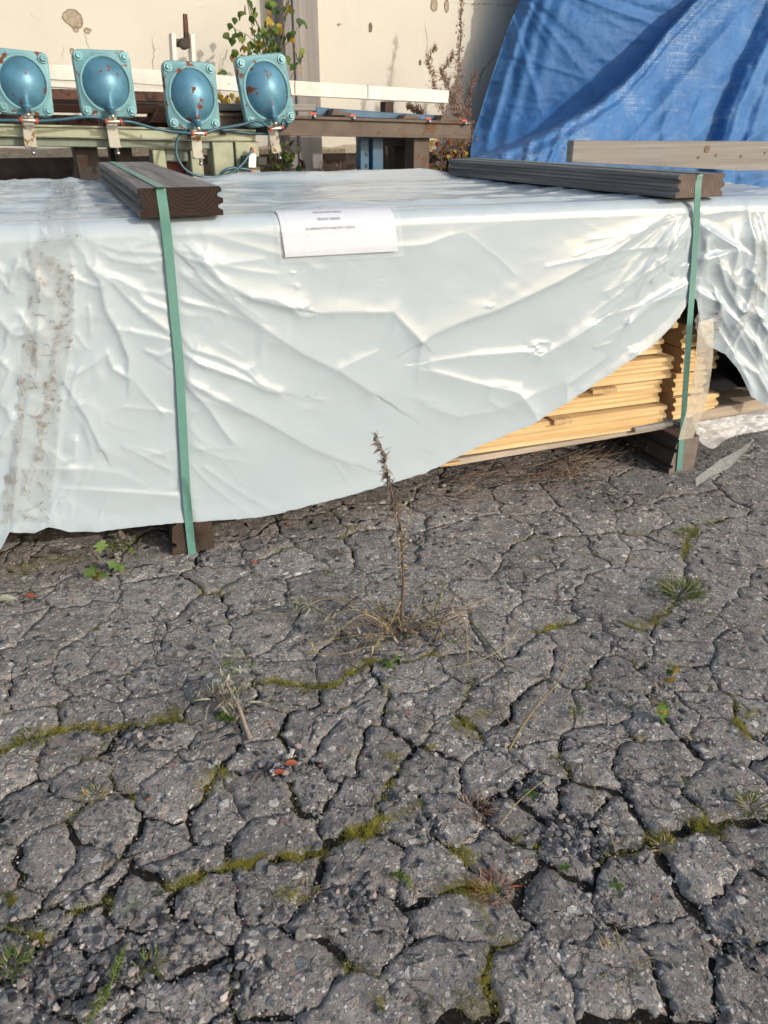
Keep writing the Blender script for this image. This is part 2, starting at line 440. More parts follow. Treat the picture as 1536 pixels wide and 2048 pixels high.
A = m_asphalt(); SOIL = m_soil(); GRAV = m_gravel(); WRAP = m_tarp()
STONE = m_stone('grey_stone', (0.12, 0.125, 0.13), (0.29, 0.28, 0.265))
BRICK = m_stone('brick_chip', (0.20, 0.065, 0.04), (0.32, 0.13, 0.08))
PALE = m_stone('pale_stone', (0.35, 0.33, 0.30), (0.55, 0.53, 0.49))
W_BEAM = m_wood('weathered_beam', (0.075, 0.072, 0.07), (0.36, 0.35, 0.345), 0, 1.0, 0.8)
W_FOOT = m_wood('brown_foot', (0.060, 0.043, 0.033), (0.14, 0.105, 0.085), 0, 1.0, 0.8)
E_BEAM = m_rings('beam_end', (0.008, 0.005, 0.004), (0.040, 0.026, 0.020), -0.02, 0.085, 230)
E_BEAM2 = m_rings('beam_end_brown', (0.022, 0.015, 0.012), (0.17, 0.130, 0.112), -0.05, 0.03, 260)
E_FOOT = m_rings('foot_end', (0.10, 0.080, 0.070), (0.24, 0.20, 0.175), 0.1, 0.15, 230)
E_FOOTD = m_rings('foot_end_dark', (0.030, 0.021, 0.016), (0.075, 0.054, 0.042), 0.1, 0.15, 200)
PINE = m_wood('pine', (0.55, 0.355, 0.155), (0.82, 0.645, 0.375), 0, 1.6, 0.6, None, True, 0.25)
PINE_END = m_rings('pine_end', (0.30, 0.155, 0.065), (0.56, 0.38, 0.22), 0.03, -0.06, 240)
W_GREY = m_wood('grey_board', (0.16, 0.152, 0.142), (0.36, 0.345, 0.325), 0, 0.8, 0.75, (0.25, 0.225, 0.195), True, 0.4)
W_PAL = m_wood('pallet_board', (0.33, 0.26, 0.19), (0.55, 0.47, 0.38), 0, 1.0, 0.75, (0.30, 0.27, 0.23), True, 0.3)
STRAP = m_strap()
CLEAR = m_clear('clear_tape_grimy', (0.55, 0.59, 0.59), 0.22, (0.24, 0.21, 0.17), 0.565, 24, 1.2)
CLEARH = m_clear('clear_strip', (0.74, 0.69, 0.58), 0.40, (0.45, 0.40, 0.32), 0.62, 20)
GRIME = m_clear('tape_grime', (0.45, 0.44, 0.40), 0.05, (0.26, 0.22, 0.17), 0.54, 46, 1.0)
SLEEVE = m_clear('clear_sleeve', (0.80, 0.83, 0.83), 0.12, (0.5, 0.5, 0.48), 0.95, 20, 0.0)
PAPER = m_simple('paper', (0.56, 0.60, 0.68), 0.4, 0.4, 0, 0.03, 20, 0.1)
INK = m_simple('ink', (0.02, 0.02, 0.025), 0.6, 0.3, 0, 0.05)
TEAL = m_paint('teal_paint', (0.155, 0.325, 0.36), (0.22, 0.07, 0.03), 0.575, 0.45, 0.0, 22, 0.3)
TEALD = m_paint('teal_paint_sky_tint', (0.10, 0.255, 0.36), (0.24, 0.075, 0.03), 0.570, 0.42, 0.3, 16, 0.35)  # same teal paint, darkened and blued for the sky the domes reflect
GREEN = m_paint('pale_green_paint', (0.33, 0.36, 0.25), (0.10, 0.08, 0.05), 0.66, 0.42, 0.0, 14, 0.3)
GREEND = m_paint('grey_green_paint', (0.17, 0.205, 0.165), (0.06, 0.05, 0.035), 0.66, 0.5, 0.0, 14, 0.3)
WHITEP = m_paint('white_paint', (0.66, 0.66, 0.60), (0.42, 0.33, 0.17), 0.64, 0.5, 0.0, 16, 0.2)
RUST = m_paint('rusty_steel', (0.115, 0.050, 0.033), (0.05, 0.028, 0.02), 0.5, 0.8, 0.0, 20, 0.4)
BROWNST = m_paint('brown_steel', (0.115, 0.085, 0.065), (0.17, 0.085, 0.045), 0.56, 0.7, 0.0, 12, 0.35)
DARKST = m_paint('dark_steel', (0.035, 0.026, 0.022), (0.06, 0.03, 0.02), 0.55, 0.7, 0.0, 12, 0.35)
RUSTW = m_wood('reddish_timber', (0.085, 0.038, 0.022), (0.24, 0.125, 0.075), 0, 0.6, 0.8)
BLUEP = m_paint('blue_steel', (0.035, 0.115, 0.21), (0.06, 0.05, 0.04), 0.62, 0.45, 0.0, 14, 0.35)
STEEL = m_simple('zinc_steel', (0.45, 0.46, 0.46), 0.32, 0.5, 0.85, 0.25, 60)
BRASS = m_simple('nickel_brass', (0.62, 0.52, 0.42), 0.28, 0.5, 0.9, 0.2, 60)
REDP = m_simple('red_plastic', (0.50, 0.075, 0.04), 0.45)
REDD = m_simple('dark_red_paint', (0.16, 0.020, 0.018), 0.5)
HOSE = m_simple('blue_hose', (0.022, 0.085, 0.125), 0.35, 0.5, 0, 0.15)
BLACKP = m_simple('black_plastic', (0.015, 0.015, 0.016), 0.45)
WALL = m_wall()
PLINTH = m_simple('dark_plinth', (0.050, 0.038, 0.033), 0.85, 0.2, 0, 0.5, 9, 0.5)
RENDER = m_simple('bare_render', (0.34, 0.29, 0.22), 0.95, 0.2, 0, 0.35, 60, 0.6)
CRACK = m_simple('crack_dark', (0.18, 0.15, 0.12), 0.95, 0.1, 0, 0.4, 50)
PILLAR = m_wood('grey_pillar', (0.17, 0.155, 0.15), (0.35, 0.33, 0.32), 2, 0.35, 0.9, (0.24, 0.23, 0.22))
BLUE = m_bluetarp()
STEM = m_leaf('dry_stem', (0.10, 0.070, 0.050), (0.20, 0.150, 0.11), 0.0)
STEMR = m_leaf('red_stem', (0.22, 0.125, 0.085), (0.38, 0.25, 0.18), 0.1)
STRAW = m_leaf('straw', (0.28, 0.22, 0.10), (0.42, 0.35, 0.20), 0.15)
GRASSG = m_leaf('grass_green', (0.07, 0.13, 0.02), (0.22, 0.27, 0.07), 0.3)
LEAFG = m_leaf('green_leaf', (0.035, 0.085, 0.018), (0.10, 0.17, 0.035), 0.3)
LEAFL = m_leaf('light_green_leaf', (0.11, 0.20, 0.05), (0.24, 0.34, 0.12), 0.3)
LEAFY = m_leaf('yellow_leaf', (0.42, 0.24, 0.03), (0.50, 0.36, 0.07), 0.3)
LEAFD = m_leaf('dry_leaf', (0.12, 0.085, 0.065), (0.32, 0.27, 0.22), 0.1)
LEAFS = m_leaf('silver_leaf', (0.18, 0.20, 0.13), (0.42, 0.42, 0.34), 0.2)
LEAFR = m_leaf('red_leaf', (0.32, 0.07, 0.03), (0.45, 0.17, 0.06), 0.15)
MOSS = m_leaf('moss_green', (0.115, 0.12, 0.012), (0.44, 0.40, 0.06), 0.25)

# ================================================================== GROUND
X0, X1, Y0, Y1 = -1.75, 2.15, 0.42, 3.25
def g2(u, v): p = ground(u, v); return (p[0], p[1])
CR = [  # the long cracks traced in the photo
 [(0,1500),(110,1468),(250,1455),(340,1430),(420,1392),(500,1378),(640,1372),(740,1345),(830,1325),(920,1315),(1010,1300),(1085,1265),(1150,1248),(1250,1252),(1310,1235),(1350,1195),(1380,1060)],
 [(85,1140),(90,1200),(70,1260),(10,1310),(30,1380),(55,1455)],
 [(385,1120),(370,1160),(450,1195),(465,1265),(500,1340),(505,1378)],
 [(505,1385),(560,1440),(545,1510)],
 [(790,1340),(780,1430),(830,1500),(790,1560),(760,1630)],
 [(930,1320),(920,1410),(960,1450),(830,1505)],
 [(940,1440),(1020,1395),(1090,1345),(1180,1330),(1300,1320),(1460,1332),(1536,1345)],
 [(1040,1085),(1000,1130),(1030,1170),(1110,1248)],
 [(1020,1085),(1220,1062),(1340,1068),(1450,1035)],
 [(560,1110),(640,1080),(780,1065)],
 [(0,1870),(60,1855),(250,1800),(370,1775),(450,1740),(620,1690),(730,1665),(850,1620),(960,1600),(1060,1590)],
 [(250,1455),(200,1490),(240,1590)],
 [(900,1785),(960,1770),(1070,1740),(1230,1705),(1310,1690),(1400,1650),(1536,1612)],
 [(930,1800),(970,1900),(960,1980),(940,2048)],
 [(1230,1775),(1260,1900),(1300,1990),(1310,2060)],
 [(1300,1720),(1370,1810),(1450,1900),(1536,2000)],
 [(1240,1290),(1140,1370)],[(1250,1350),(1300,1420),(1380,1510)],[(1440,1335),(1480,1430),(1490,1480)],
 [(380,1600),(440,1545),(480,1500)],[(560,1560),(600,1680)],
 [(1100,1520),(1180,1600),(1300,1700)],
]
# per-crack: moss amount
CRM = [1, 0, 0.1, 0.1, 0.15, 0.3, 0.3, 0.0, 0.25, 0.6, 1, 0.1, 1, 0.6, 0.1, 0.1, 0.6, 0.2, 0.9, 0.6, 0.1, 0.2]
def resample(P, step):
    P = np.array(P, float); out = []
    seg = np.linalg.norm(np.diff(P, axis=0), axis=1); T = np.concatenate([[0], np.cumsum(seg)])
    for q in np.arange(0, T[-1], step):
        i = min(np.searchsorted(T, q, side='right') - 1, len(P) - 2); t = (q - T[i]) / seg[i]
        d = (P[i + 1] - P[i]) / seg[i]; out.append((P[i] * (1 - t) + P[i + 1] * t, d))
    return out
CRG = [[g2(*q) for q in c] for c in CR]
seeds = []
def free(p, r): return all((p[0] - q[0]) ** 2 + (p[1] - q[1]) ** 2 > r * r for q in seeds)
for c in CRG:
    for p, d in resample(c, 0.15):
        n = np.array([-d[1], d[0]]); w = 0.058 if p[1] > 1.6 else 0.046
        a, b = p + n * w, p - n * w
        if free(a, 0.075) and free(b, 0.075): seeds += [tuple(a), tuple(b)]
def inview(x, y, m=0.0):
    u, v = px_of(np.array([[x, y, 0.0]])); return -150 - m < u[0] < 1690 + m and 880 < v[0] < 2200 + m
rub = [(g2(120, 1930), 0.20), (g2(1130, 1640), 0.07), (g2(60, 1720), 0.12)]
tries = 0
while tries < 9000:
    tries += 1
    x = random.uniform(X0, X1); y = random.uniform(Y0, Y1)
    if inview(x, y):
        r = 0.120 - 0.032 * sstep(0.85, 1.0, y) + 0.075 * sstep(1.45, 1.75, y) + 0.05 * sstep(1.8, 2.2, y)
        for (cx, cy), rr in rub:
            if (x - cx) ** 2 + (y - cy) ** 2 < rr * rr: r = 0.055
    else: r = 0.245
    if free((x, y), r): seeds.append((x, y))
S = np.array(seeds)
MOSSLINE = []
for c, m in zip(CRG, CRM):
    if m > 0: MOSSLINE += [(p[0], p[1], m) for p, d in resample(c, 0.01)]
MOSSA = np.array(MOSSLINE)
def warp(p):
    x, y = p[:, 0], p[:, 1]
    dx = 0.050 * fbm(x * 7, y * 7, 3, 3) + 0.014 * fbm(x * 45, y * 45, 11, 4, .62)
    dy = 0.050 * fbm(x * 7 + 31, y * 7, 5, 3) + 0.014 * fbm(x * 45, y * 45 + 17, 21, 4, .62)
    fd = sstep(0.0, 0.12, np.minimum(np.minimum(x - X0, X1 - x), np.minimum(y - Y0, Y1 - y)))
    return np.stack([x + dx * fd, y + dy * fd], 1)
def clip(poly, a, n, lab):
    """keep points q with (q-a).n <= 0 ; poly = list of (pt, label of the edge leaving it)"""
    out = []
    m = len(poly)
    for i in range(m):
        p, l = poly[i]; q, _ = poly[(i + 1) % m]
        dp = (p[0] - a[0]) * n[0] + (p[1] - a[1]) * n[1]; dq = (q[0] - a[0]) * n[0] + (q[1] - a[1]) * n[1]
        if dp <= 0:
            out.append((p, l))
            if dq > 0:
                t = dp / (dp - dq); out.append(((p[0] + (q[0] - p[0]) * t, p[1] + (q[1] - p[1]) * t), lab))
        elif dq <= 0:
            t = dp / (dp - dq); out.append(((p[0] + (q[0] - p[0]) * t, p[1] + (q[1] - p[1]) * t), l))
    return out
def relief(x, y):
    return 0.010 * fbm(x * 2.2, y * 2.2, 40, 3) + 0.0042 * fbm(x * 26, y * 26, 50, 3) + 0.0022 * np.abs(fbm(x * 75, y * 75, 60, 3))
gx_ = np.linspace(X0, X1, 300); gy_ = np.linspace(Y0, Y1, 220); GX, GY = np.meshgrid(gx_, gy_)
SZ = relief(GX, GY) - 0.0085 + 0.004 * fbm(GX * 40, GY * 40, 97, 3)
ia = (np.arange(219)[:, None] * 300 + np.arange(299)[None, :]).ravel()
soil = mk('ground', np.stack([GX.ravel(), GY.ravel(), SZ.ravel()], 1), np.stack([ia, ia + 1, ia + 301, ia + 300], 1).tolist(), SOIL, None, None, True)
tag(soil, kind='structure')
gaps_seen = []
def fragment(k):
    s = S[k]; d2 = ((S - s) ** 2).sum(1); order = np.argsort(d2)[1:26]
    poly = [((X0, Y0), -1), ((X1, Y0), -1), ((X1, Y1), -1), ((X0, Y1), -1)]
    hp = []
    near = s[1] < 1.25
    for j in order:
        n = S[j] - s; L = math.hypot(*n); n = n / L; mid = (S[j] + s) / 2
        md = 9.0
        if len(MOSSA): md = ((MOSSA[:, :2] - mid) ** 2).sum(1).min() ** 0.5
        e = random.Random(int(min(k, j)) * 1000 + int(max(k, j))).random()
        nf = float(1 - sstep(0.95, 1.5, s[1])); gap = 0.0004 + 0.0015 * e * e + (0.0004 + 0.0013 * e) * nf
        if e < 0.20: gap = 0.00025
        if e > 0.55 and s[1] < 1.05: gap += 0.0020
        if md < 0.035: gap += 0.0022 + .002 * nf
        a = mid - n * gap
        hp.append((a, n, j)); poly = clip(poly, a, n, j)
        if len(poly) < 3: return None
    P = np.array([p for p, l in poly])
    if len(P) < 3: return None
    vis = inview(s[0], s[1], 330)
    h = (0.0075 if s[1] < 1.5 else 0.0105) if vis else 0.035
    ring = []
    for i in range(len(P)):
        a, b = P[i], P[(i + 1) % len(P)]; m = max(1, int(np.linalg.norm(b - a) / h + 0.5))
        for t in range(m): ring.append(a + (b - a) * t / m)
    ring = np.array(ring)
    if len(ring) < 4: return None
    lo, hi = P.min(0), P.max(0)
    gx, gy = np.meshgrid(np.arange(lo[0], hi[0], h), np.arange(lo[1], hi[1], h))
    q = np.stack([gx.ravel(), gy.ravel()], 1) + RNG.uniform(-.33, .33, (gx.size, 2)) * h
    used = [(a, n) for a, n, j in hp if any(l == j for _, l in poly)]
    def dist(q):
        D = np.full(len(q), 9.0)
        for a, n in used: D = np.minimum(D, -((q - a) @ n))
        D = np.minimum(D, np.minimum(np.minimum(q[:, 0] - X0, X1 - q[:, 0]), np.minimum(q[:, 1] - Y0, Y1 - q[:, 1])))
        return D
    q = q[dist(q) > 0.55 * h]
    pts = np.concatenate([ring, q]) if len(q) else ring
    nr = len(ring)
    r = delaunay_2d_cdt([Vector(p) for p in pts], [(i, (i + 1) % nr) for i in range(nr)], [], 1, 1e-6)
    V2 = np.array([tuple(v) for v in r[0]]); Fc = [list(f) for f in r[2]]
    D = np.maximum(dist(V2), 0)
    W = warp(V2)
    rs = random.Random(k); tx, ty = rs.uniform(-.007, .007), rs.uniform(-.007, .007); z0 = rs.uniform(-.0015, .001)
    nf_ = float(1 - sstep(0.85, 1.6, s[1]))
    z = relief(W[:, 0], W[:, 1]) + z0 + tx * (V2[:, 0] - s[0]) + ty * (V2[:, 1] - s[1]) - (0.0012 + 0.0034 * nf_) * np.exp(-D / 0.004) - 0.0006 * nf_ * np.exp(-D / 0.018)
    V = np.column_stack([W, z]); nv = len(V)
    # rim
    idx = {}
    for i in range(nv):
        for o in r[3][i]:
            if o < nr: idx[o] = i
    rim = [idx[i] for i in range(nr) if i in idx]
    low = V[rim].copy(); low[:, 2] = -0.026
    # drop outwards a little so that the walls are not sheer
    V = np.concatenate([V, low]); m = len(rim)
    for i in range(m):
        j = (i + 1) % m
        if rim[i] != rim[j]: Fc.append([rim[j], rim[i], nv + i, nv + j])
    o = mk('asphalt_slab', V, Fc, A, soil, Matrix.Translation((float(s[0]), float(s[1]), 0)), True)
    for i in range(nr):
        p = ring[i]
        if vis: gaps_seen.append(p)
    return o
for k in range(len(S)): fragment(k)
# the rest of the yard, one sheet with a hole for the cracked part
big = 60.0
V = [(X0, Y0, 0), (X1, Y0, 0), (X1, Y1, 0), (X0, Y1, 0), (-big, -big, 0), (big, -big, 0), (big, big, 0), (-big, big, 0)]
yard = mk('asphalt_yard', V, [[4, 5, 1, 0], [5, 6, 2, 1], [6, 7, 3, 2], [7, 4, 0, 3]], A); tag(yard, kind='structure')

# loose gravel in the cracks and hollows
def pebble_templates(n, sub):
    out = []
    for k in range(n):
        bm = bmesh.new(); bmesh.ops.create_icosphere(bm, subdivisions=sub, radius=1.0)
        rr = random.Random(k + 90)
        V = np.array([tuple(v.co) for v in bm.verts])
        for _ in range(8):
            d = np.array([rr.gauss(0, 1) for _ in range(3)]); d /= np.linalg.norm(d); lim = rr.uniform(0.30, 0.75)
            t = V @ d; V = V - np.outer(np.maximum(t - lim, 0), d)
        V *= np.array([rr.uniform(.8, 1.2), rr.uniform(.65, 1.0), rr.uniform(.5, .8)])
        out.append((V, [[v.index for v in f.verts] for f in bm.faces])); bm.free()
    return out
PT1 = pebble_templates(8, 1); PT2 = pebble_templates(8, 2)
def rotm():
    return np.array(Matrix.Rotation(random.uniform(0, 6.28), 3, 'Z') @ Matrix.Rotation(random.uniform(-.5, .5), 3, 'X'))
def pebbles(name, places, T=PT1):
    V = []; Fc = []; tone = []; b = 0
    for (x, y, z, r) in places:
        t, f = random.choice(T); q = (t * r) @ rotm().T + np.array([x, y, z])
        V.append(q); Fc += [[i + b for i in ff] for ff in f]; b += len(q); tone += [random.random() ** 1.5] * len(q)
    o = mk(name, np.concatenate(V), Fc, GRAV); o.data.attributes.new('tone', 'FLOAT', 'POINT').data.foreach_set('value', np.array(tone, np.float32))
    return tag(o, kind='stuff')
pl = []
G = np.array(gaps_seen); GW = warp(G)
near_i = np.where(GW[:, 1] < 1.45)[0]; far_i = np.where((GW[:, 1] >= 1.45) & (GW[:, 1] < 2.3))[0]
for k in range(15000):
    i = int(near_i[random.randrange(len(near_i))]) if k < 11500 else int(far_i[random.randrange(len(far_i))]); x, y = GW[i]
    r = random.choice([.0011, .0014, .0017, .002, .0026, .0034]) * (1.5 if random.random() < .06 else 1)
    pl.append((x + random.gauss(0, .0045), y + random.gauss(0, .0045), float(relief(np.array([x]), np.array([y]))[0]) - .0065 + r * .5 + random.uniform(-.002, .003), r))
hollows = [(g2(110, 1950), .115, 380), (g2(40, 1880), .07, 120), (g2(230, 1940), .07, 120), (g2(1130, 1660), .05, 170), (g2(1180, 1690), .05, 170), (g2(860, 1660), .04, 110), (g2(330, 1870), .07, 160),
           (g2(1060, 1580), .045, 110), (g2(720, 1800), .05, 90), (g2(260, 1480), .06, 160), (g2(560, 1530), .05, 120), (g2(1480, 1900), .05, 110), (g2(850, 1080), .05, 120), (g2(480, 1960), .05, 110)]
for (cx, cy), rr, n in hollows:
    for _ in range(n):
        a = random.uniform(0, 6.28); d = rr * math.sqrt(random.random()) * random.uniform(.4, 1.15); r = random.choice([.0015, .002, .003, .004, .006, .010])
        x = cx + d * math.cos(a) * 1.3; y = cy + d * math.sin(a)
        pl.append((x, y, float(relief(np.array([x]), np.array([y]))[0]) + r * .2 - .001, r))
for _ in range(700):      # strewn over the slabs
    x = random.uniform(-1.2, 1.5); y = random.uniform(.65, 2.4); r = random.choice([.0015, .002, .003])
    pl.append((x, y, float(relief(np.array([x]), np.array([y]))[0]) + r * .2, r))
pebbles('gravel', pl)
# bigger stones set in the asphalt or lying loose: each its own object
stone_me = []
for V, f in PT2:
    me = bpy.data.meshes.new('stone'); me.from_pydata(V.tolist(), [], f); me.materials.append(STONE); me.update(); stone_me.append(me)
def stone(x, y, r, mat=None, sink=0.35):
    me = random.choice(stone_me)
    o = bpy.data.objects.new('stone', me)
    z = float(relief(np.array([x]), np.array([y]))[0])
    fr = Matrix.Translation((x, y, z + r * (0.25 - sink * .6))) @ Matrix.Rotation(random.uniform(0, 6.28), 4, 'Z') @ Matrix.Diagonal((r, r, r * .75, 1))
    link(o, soil, fr)
    if mat is not None:
        o.material_slots[0].link = 'OBJECT'; o.material_slots[0].material = mat
    return o
for (u, v, r) in [(770,1680,13),(1040,1590,14),(545,1745,16),(600,1875,18),(40,1830,20),(410,1620,24),(330,1600,14),(300,1600,12),(690,1445,9),(770,1350,10),(1210,1240,14),(1270,1345,12),(1215,1275,16),(640,1450,12),(365,1880,14),(715,1785,16),(740,1775,14),(1060,1690,12),(1180,1730,10),(260,1810,12),(150,1650,14),(50,1630,14),(640,1695,14),(545,1870,20),(80,1960,14),(200,1985,13),(380,1970,16),(530,1490,10),(1400,1340,10),(1460,1330,9),(1090,1560,18),(1130,1580,12),(1440,1120,10),(560,1330,9),(1110,1560,16),(1390,1690,18),(1490,1320,9),(735,1490,9),(900,1760,14),(815,1770,13),(1060,1950,16),(1440,1350,9),(520,1735,20),(900,1545,15),(700,1710,13),(990,1500,10),(450,1960,18),(1000,1830,16),(1120,1770,12)]:
    x, y = g2(u, v); dist = math.sqrt(x * x + y * y + CH * CH); stone(x, y, r * dist / F * .8)
for (u, v, r) in [(575,1625,8),(1395,1735,10),(700,1370,5),(120,1740,6),(870,1510,8),(1010,1340,7),(1330,1290,6),(240,1310,6),(745,1120,7),(880,1120,8),(500,1185,6),(1180,1240,9),(790,1435,6)]:
    x, y = g2(u, v); dist = math.sqrt(x * x + y * y + CH * CH); stone(x, y, r * dist / F * .8, PALE, .2)
for (u, v, r) in [(507,1127,10),(60,1193,6),(297,1600,8),(860,1045,6),(870,1055,4),(575,1050,7),(915,1065,4),(640,1535,4),(668,1595,4),(980,1995,6),(205,1990,7),(100,1995,6),(45,1960,6)]:
    x, y = g2(u, v); dist = math.sqrt(x * x + y * y + CH * CH); stone(x, y, r * dist / F * .9, BRICK, .1)
for i in range(26):      # pale scrape marks by the right foot
    u = random.uniform(1265, 1400); v = 985 + (u - 1265) * .42 + random.gauss(0, 9); V = []; Fc = []; L = random.uniform(.015, .06); p = np.array(ground(u, v)[:2]); a = -0.75 + random.gauss(0, .2)
    for k in range(9):
        q = p + np.array([math.cos(a), math.sin(a)]) * L * k / 8 + RNG.normal(0, .0006, 2); w = random.uniform(.0003, .0014); n_ = np.array([-math.sin(a), math.cos(a)]) * w
        for e in (q - n_, q + n_): V.append((e[0], e[1], float(relief(e[:1], e[1:])[0]) + .0006))
    for k in range(8): Fc.append([2 * k, 2 * k + 1, 2 * k + 3, 2 * k + 2][::-1])
    mk('scrape_mark', V, Fc, PALE, soil, Matrix.Translation(Vector(V[0])))
for _ in range(110):
    u = random.uniform(0, 1536); v = random.uniform(1150, 2040); x, y = g2(u, v); dist = math.sqrt(x * x + y * y + CH * CH)
    stone(x, y, random.uniform(5, 12) * dist / F * .8, None, .75)

# ================================================================== THE TIMBER PACK
TOP = 0.945
def smax(hs, p=4):
    t = sum(np.maximum(h, 0) ** p for h in hs); return t ** (1.0 / p)
def crest(U, V, pts, h0, h1, wl, wr, r=1.3):
    """height (m) of a fold along a traced line; wl / wr decay (px) left / right of the walking direction"""
    best = np.full(U.shape, 1e9); side = np.zeros(U.shape); tt = np.zeros(U.shape)
    P = np.array(pts, float); L = np.linalg.norm(np.diff(P, axis=0), axis=1); T = np.concatenate([[0], np.cumsum(L)])
    for i in range(len(P) - 1):
        a = P[i]; d = (P[i + 1] - a) / L[i]
        x = U - a[0]; y = V - a[1]
        t = np.clip(x * d[0] + y * d[1], 0, L[i]); ex = x - t * d[0]; ey = y - t * d[1]
        q = ex * ex + ey * ey; m = q < best
        best = np.where(m, q, best); side = np.where(m, d[0] * y - d[1] * x, side); tt = np.where(m, T[i] + t, tt)
    D = np.sqrt(best); w = np.where(side > 0, wr, wl)
    # distance beyond either end fades faster
    tn = tt / T[-1]
    h = h0 + (h1 - h0) * tn
    h = h * (0.25 + 0.75 * np.minimum(1, np.minimum(tn, 1 - tn) / 0.16)) if False else h
    return 0.001 * h * np.exp(-(np.sqrt(D * D + r * r) - r) / w)
# px line, height at start / end (mm), decay above (left of travel when going right) / below
FOLDS = [
 ([(157,467),(194,488),(242,502),(327,507)],10,14,26,10),
 ([(133,471),(170,510),(174,528),(200,560),(212,620),(234,659)],12,16,34,12),
 ([(174,530),(226,566),(278,619),(339,663)],10,12,30,12),
 ([(174,482),(226,518),(283,528),(329,520)],8,12,26,9),
 ([(283,631),(319,651),(341,665)],6,10,16,8),
 ([(150,452),(200,470),(260,462),(310,458),(325,448)],5,8,16,8),
 ([(351,441),(444,449),(553,474)],12,8,20,12),
 ([(347,469),(420,469),(557,508)],12,6,24,11),
 ([(351,498),(395,506),(444,526),(525,518)],14,4,22,12),
 ([(393,514),(436,558),(504,597),(585,615)],14,18,60,16),
 ([(395,546),(428,578),(484,623),(541,665),(605,706),(680,742),(745,785)],14,14,70,18),
 ([(500,593),(549,598),(588,618),(601,632),(617,632),(656,624),(708,624),(786,624),(806,647),(842,683)],9,12,30,14),
 ([(1380,400),(1300,447),(1220,503),(1115,562),(1000,616),(923,642),(868,666),(842,683)],26,16,13,60),
 ([(842,683),(838,720),(835,760)],12,4,40,16),
 ([(786,624),(790,660),(760,700),(680,735)],5,5,30,12),
 ([(365,676),(383,697),(444,717),(492,741),(521,769),(561,783)],10,12,22,10),
 ([(365,705),(412,733),(484,757),(525,777),(557,785)],12,12,14,10),
 ([(371,757),(428,793),(484,818),(545,850),(620,894),(700,925)],15,8,40,14),
 ([(371,769),(416,814),(440,850),(464,882)],12,10,16,12),
 ([(291,701),(320,712),(343,700)],7,9,10,8),
 ([(121,761),(161,745),(214,707),(226,737),(254,753)],8,12,12,10),
 ([(234,658),(258,717),(256,753)],14,14,26,9),
 ([(234,658),(290,668),(343,680)],10,10,10,26),
 ([(129,765),(174,834),(202,894)],12,16,34,10),
 ([(113,931),(149,914),(153,882)],8,12,20,8),
 ([(113,935),(180,938),(242,947),(290,971)],12,4,12,30),
 ([(121,975),(242,983),(363,991)],6,10,8,24),
 ([(202,760),(170,790),(120,800)],6,6,12,18),
 ([(860,741),(948,765),(1036,785),(1067,824)],10,18,16,50),
 ([(860,813),(917,833),(992,820),(1036,800),(1110,770)],7,9,24,18),
 ([(860,723),(948,710),(1049,703),(1080,712),(1133,681),(1180,650)],9,16,14,34),
 ([(1131,826),(1133,769),(1212,712),(1256,646)],16,14,30,14),
 ([(1142,677),(1194,637),(1256,584),(1330,500),(1375,440)],8,22,40,26),
 ([(1252,646),(1300,602),(1350,575),(1380,562)],20,24,10,34),
 ([(1190,694),(1225,683),(1256,646)],10,10,12,10),
 ([(1160,800),(1240,735),(1300,690),(1372,612)],10,22,34,12),
 ([(1310,520),(1345,450),(1382,405)],10,24,12,12),
 ([(1325,530),(1360,470),(1385,420)],10,22,9,10),
 ([(1300,560),(1330,510),(1350,455),(1384,412)],10,22,9,9),
 ([(1345,545),(1368,500),(1386,440)],10,18,8,9),
 ([(820,500),(900,470),(1040,440),(1180,425),(1350,410)],4,8,26,50),
 ([(560,510),(680,507),(800,492),(850,488),(900,470)],5,5,6,8),
 ([(0,555),(18,580),(24,555),(36,520)],8,12,12,8),
 ([(0,640),(24,668),(46,670)],10,8,20,9),
 ([(0,720),(20,740),(0,790)],10,10,14,9),
 ([(0,885),(24,840),(45,830)],10,10,14,9),
 ([(60,480),(80,600),(70,720),(45,860),(25,1030)],8,10,26,10),
 ([(140,500),(150,640),(128,760),(112,930),(98,1040)],6,9,10,26),
 ([(1398,450),(1454,488),(1489,509)],30,12,9,30),
 ([(1398,453),(1405,481),(1407,506),(1394,520)],14,14,12,10),
 ([(1394,520),(1429,509),(1461,499),(1457,523),(1450,558)],22,14,10,26),
 ([(1429,527),(1440,565),(1464,617)],18,20,30,12),
 ([(1391,582),(1429,603),(1464,645),(1482,673)],24,22,14,34),
 ([(1462,500),(1452,560),(1470,640),(1500,700)],10,22,14,26),
 ([(1395,410),(1440,412),(1470,418)],8,14,10,14),
 ([(1405,430),(1445,424),(1466,414)],8,14,12,8),
 ([(1490,420),(1492,520),(1480,600),(1452,650)],22,18,18,14),
 ([(1510,430),(1512,560),(1500,640),(1536,690)],16,24,14,20),
 ([(1470,725),(1495,740),(1520,790)],14,22,20,14),
 ([(1420,640),(1452,700),(1485,770)],14,18,16,22),
]
rf = random.Random(21)
def _auto(x, y, ang, L, h, w):
    a = math.radians(ang); P = [(x, y)]
    for k in range(1, 4):
        a += rf.uniform(-.16, .16); P.append((P[-1][0] + math.cos(a) * L / 3, P[-1][1] + math.sin(a) * L / 3))
    FINE.append((P, h, h * rf.uniform(.2, .7), w * rf.uniform(.7, 1.3), w * rf.uniform(.7, 1.3)))
FINE = []
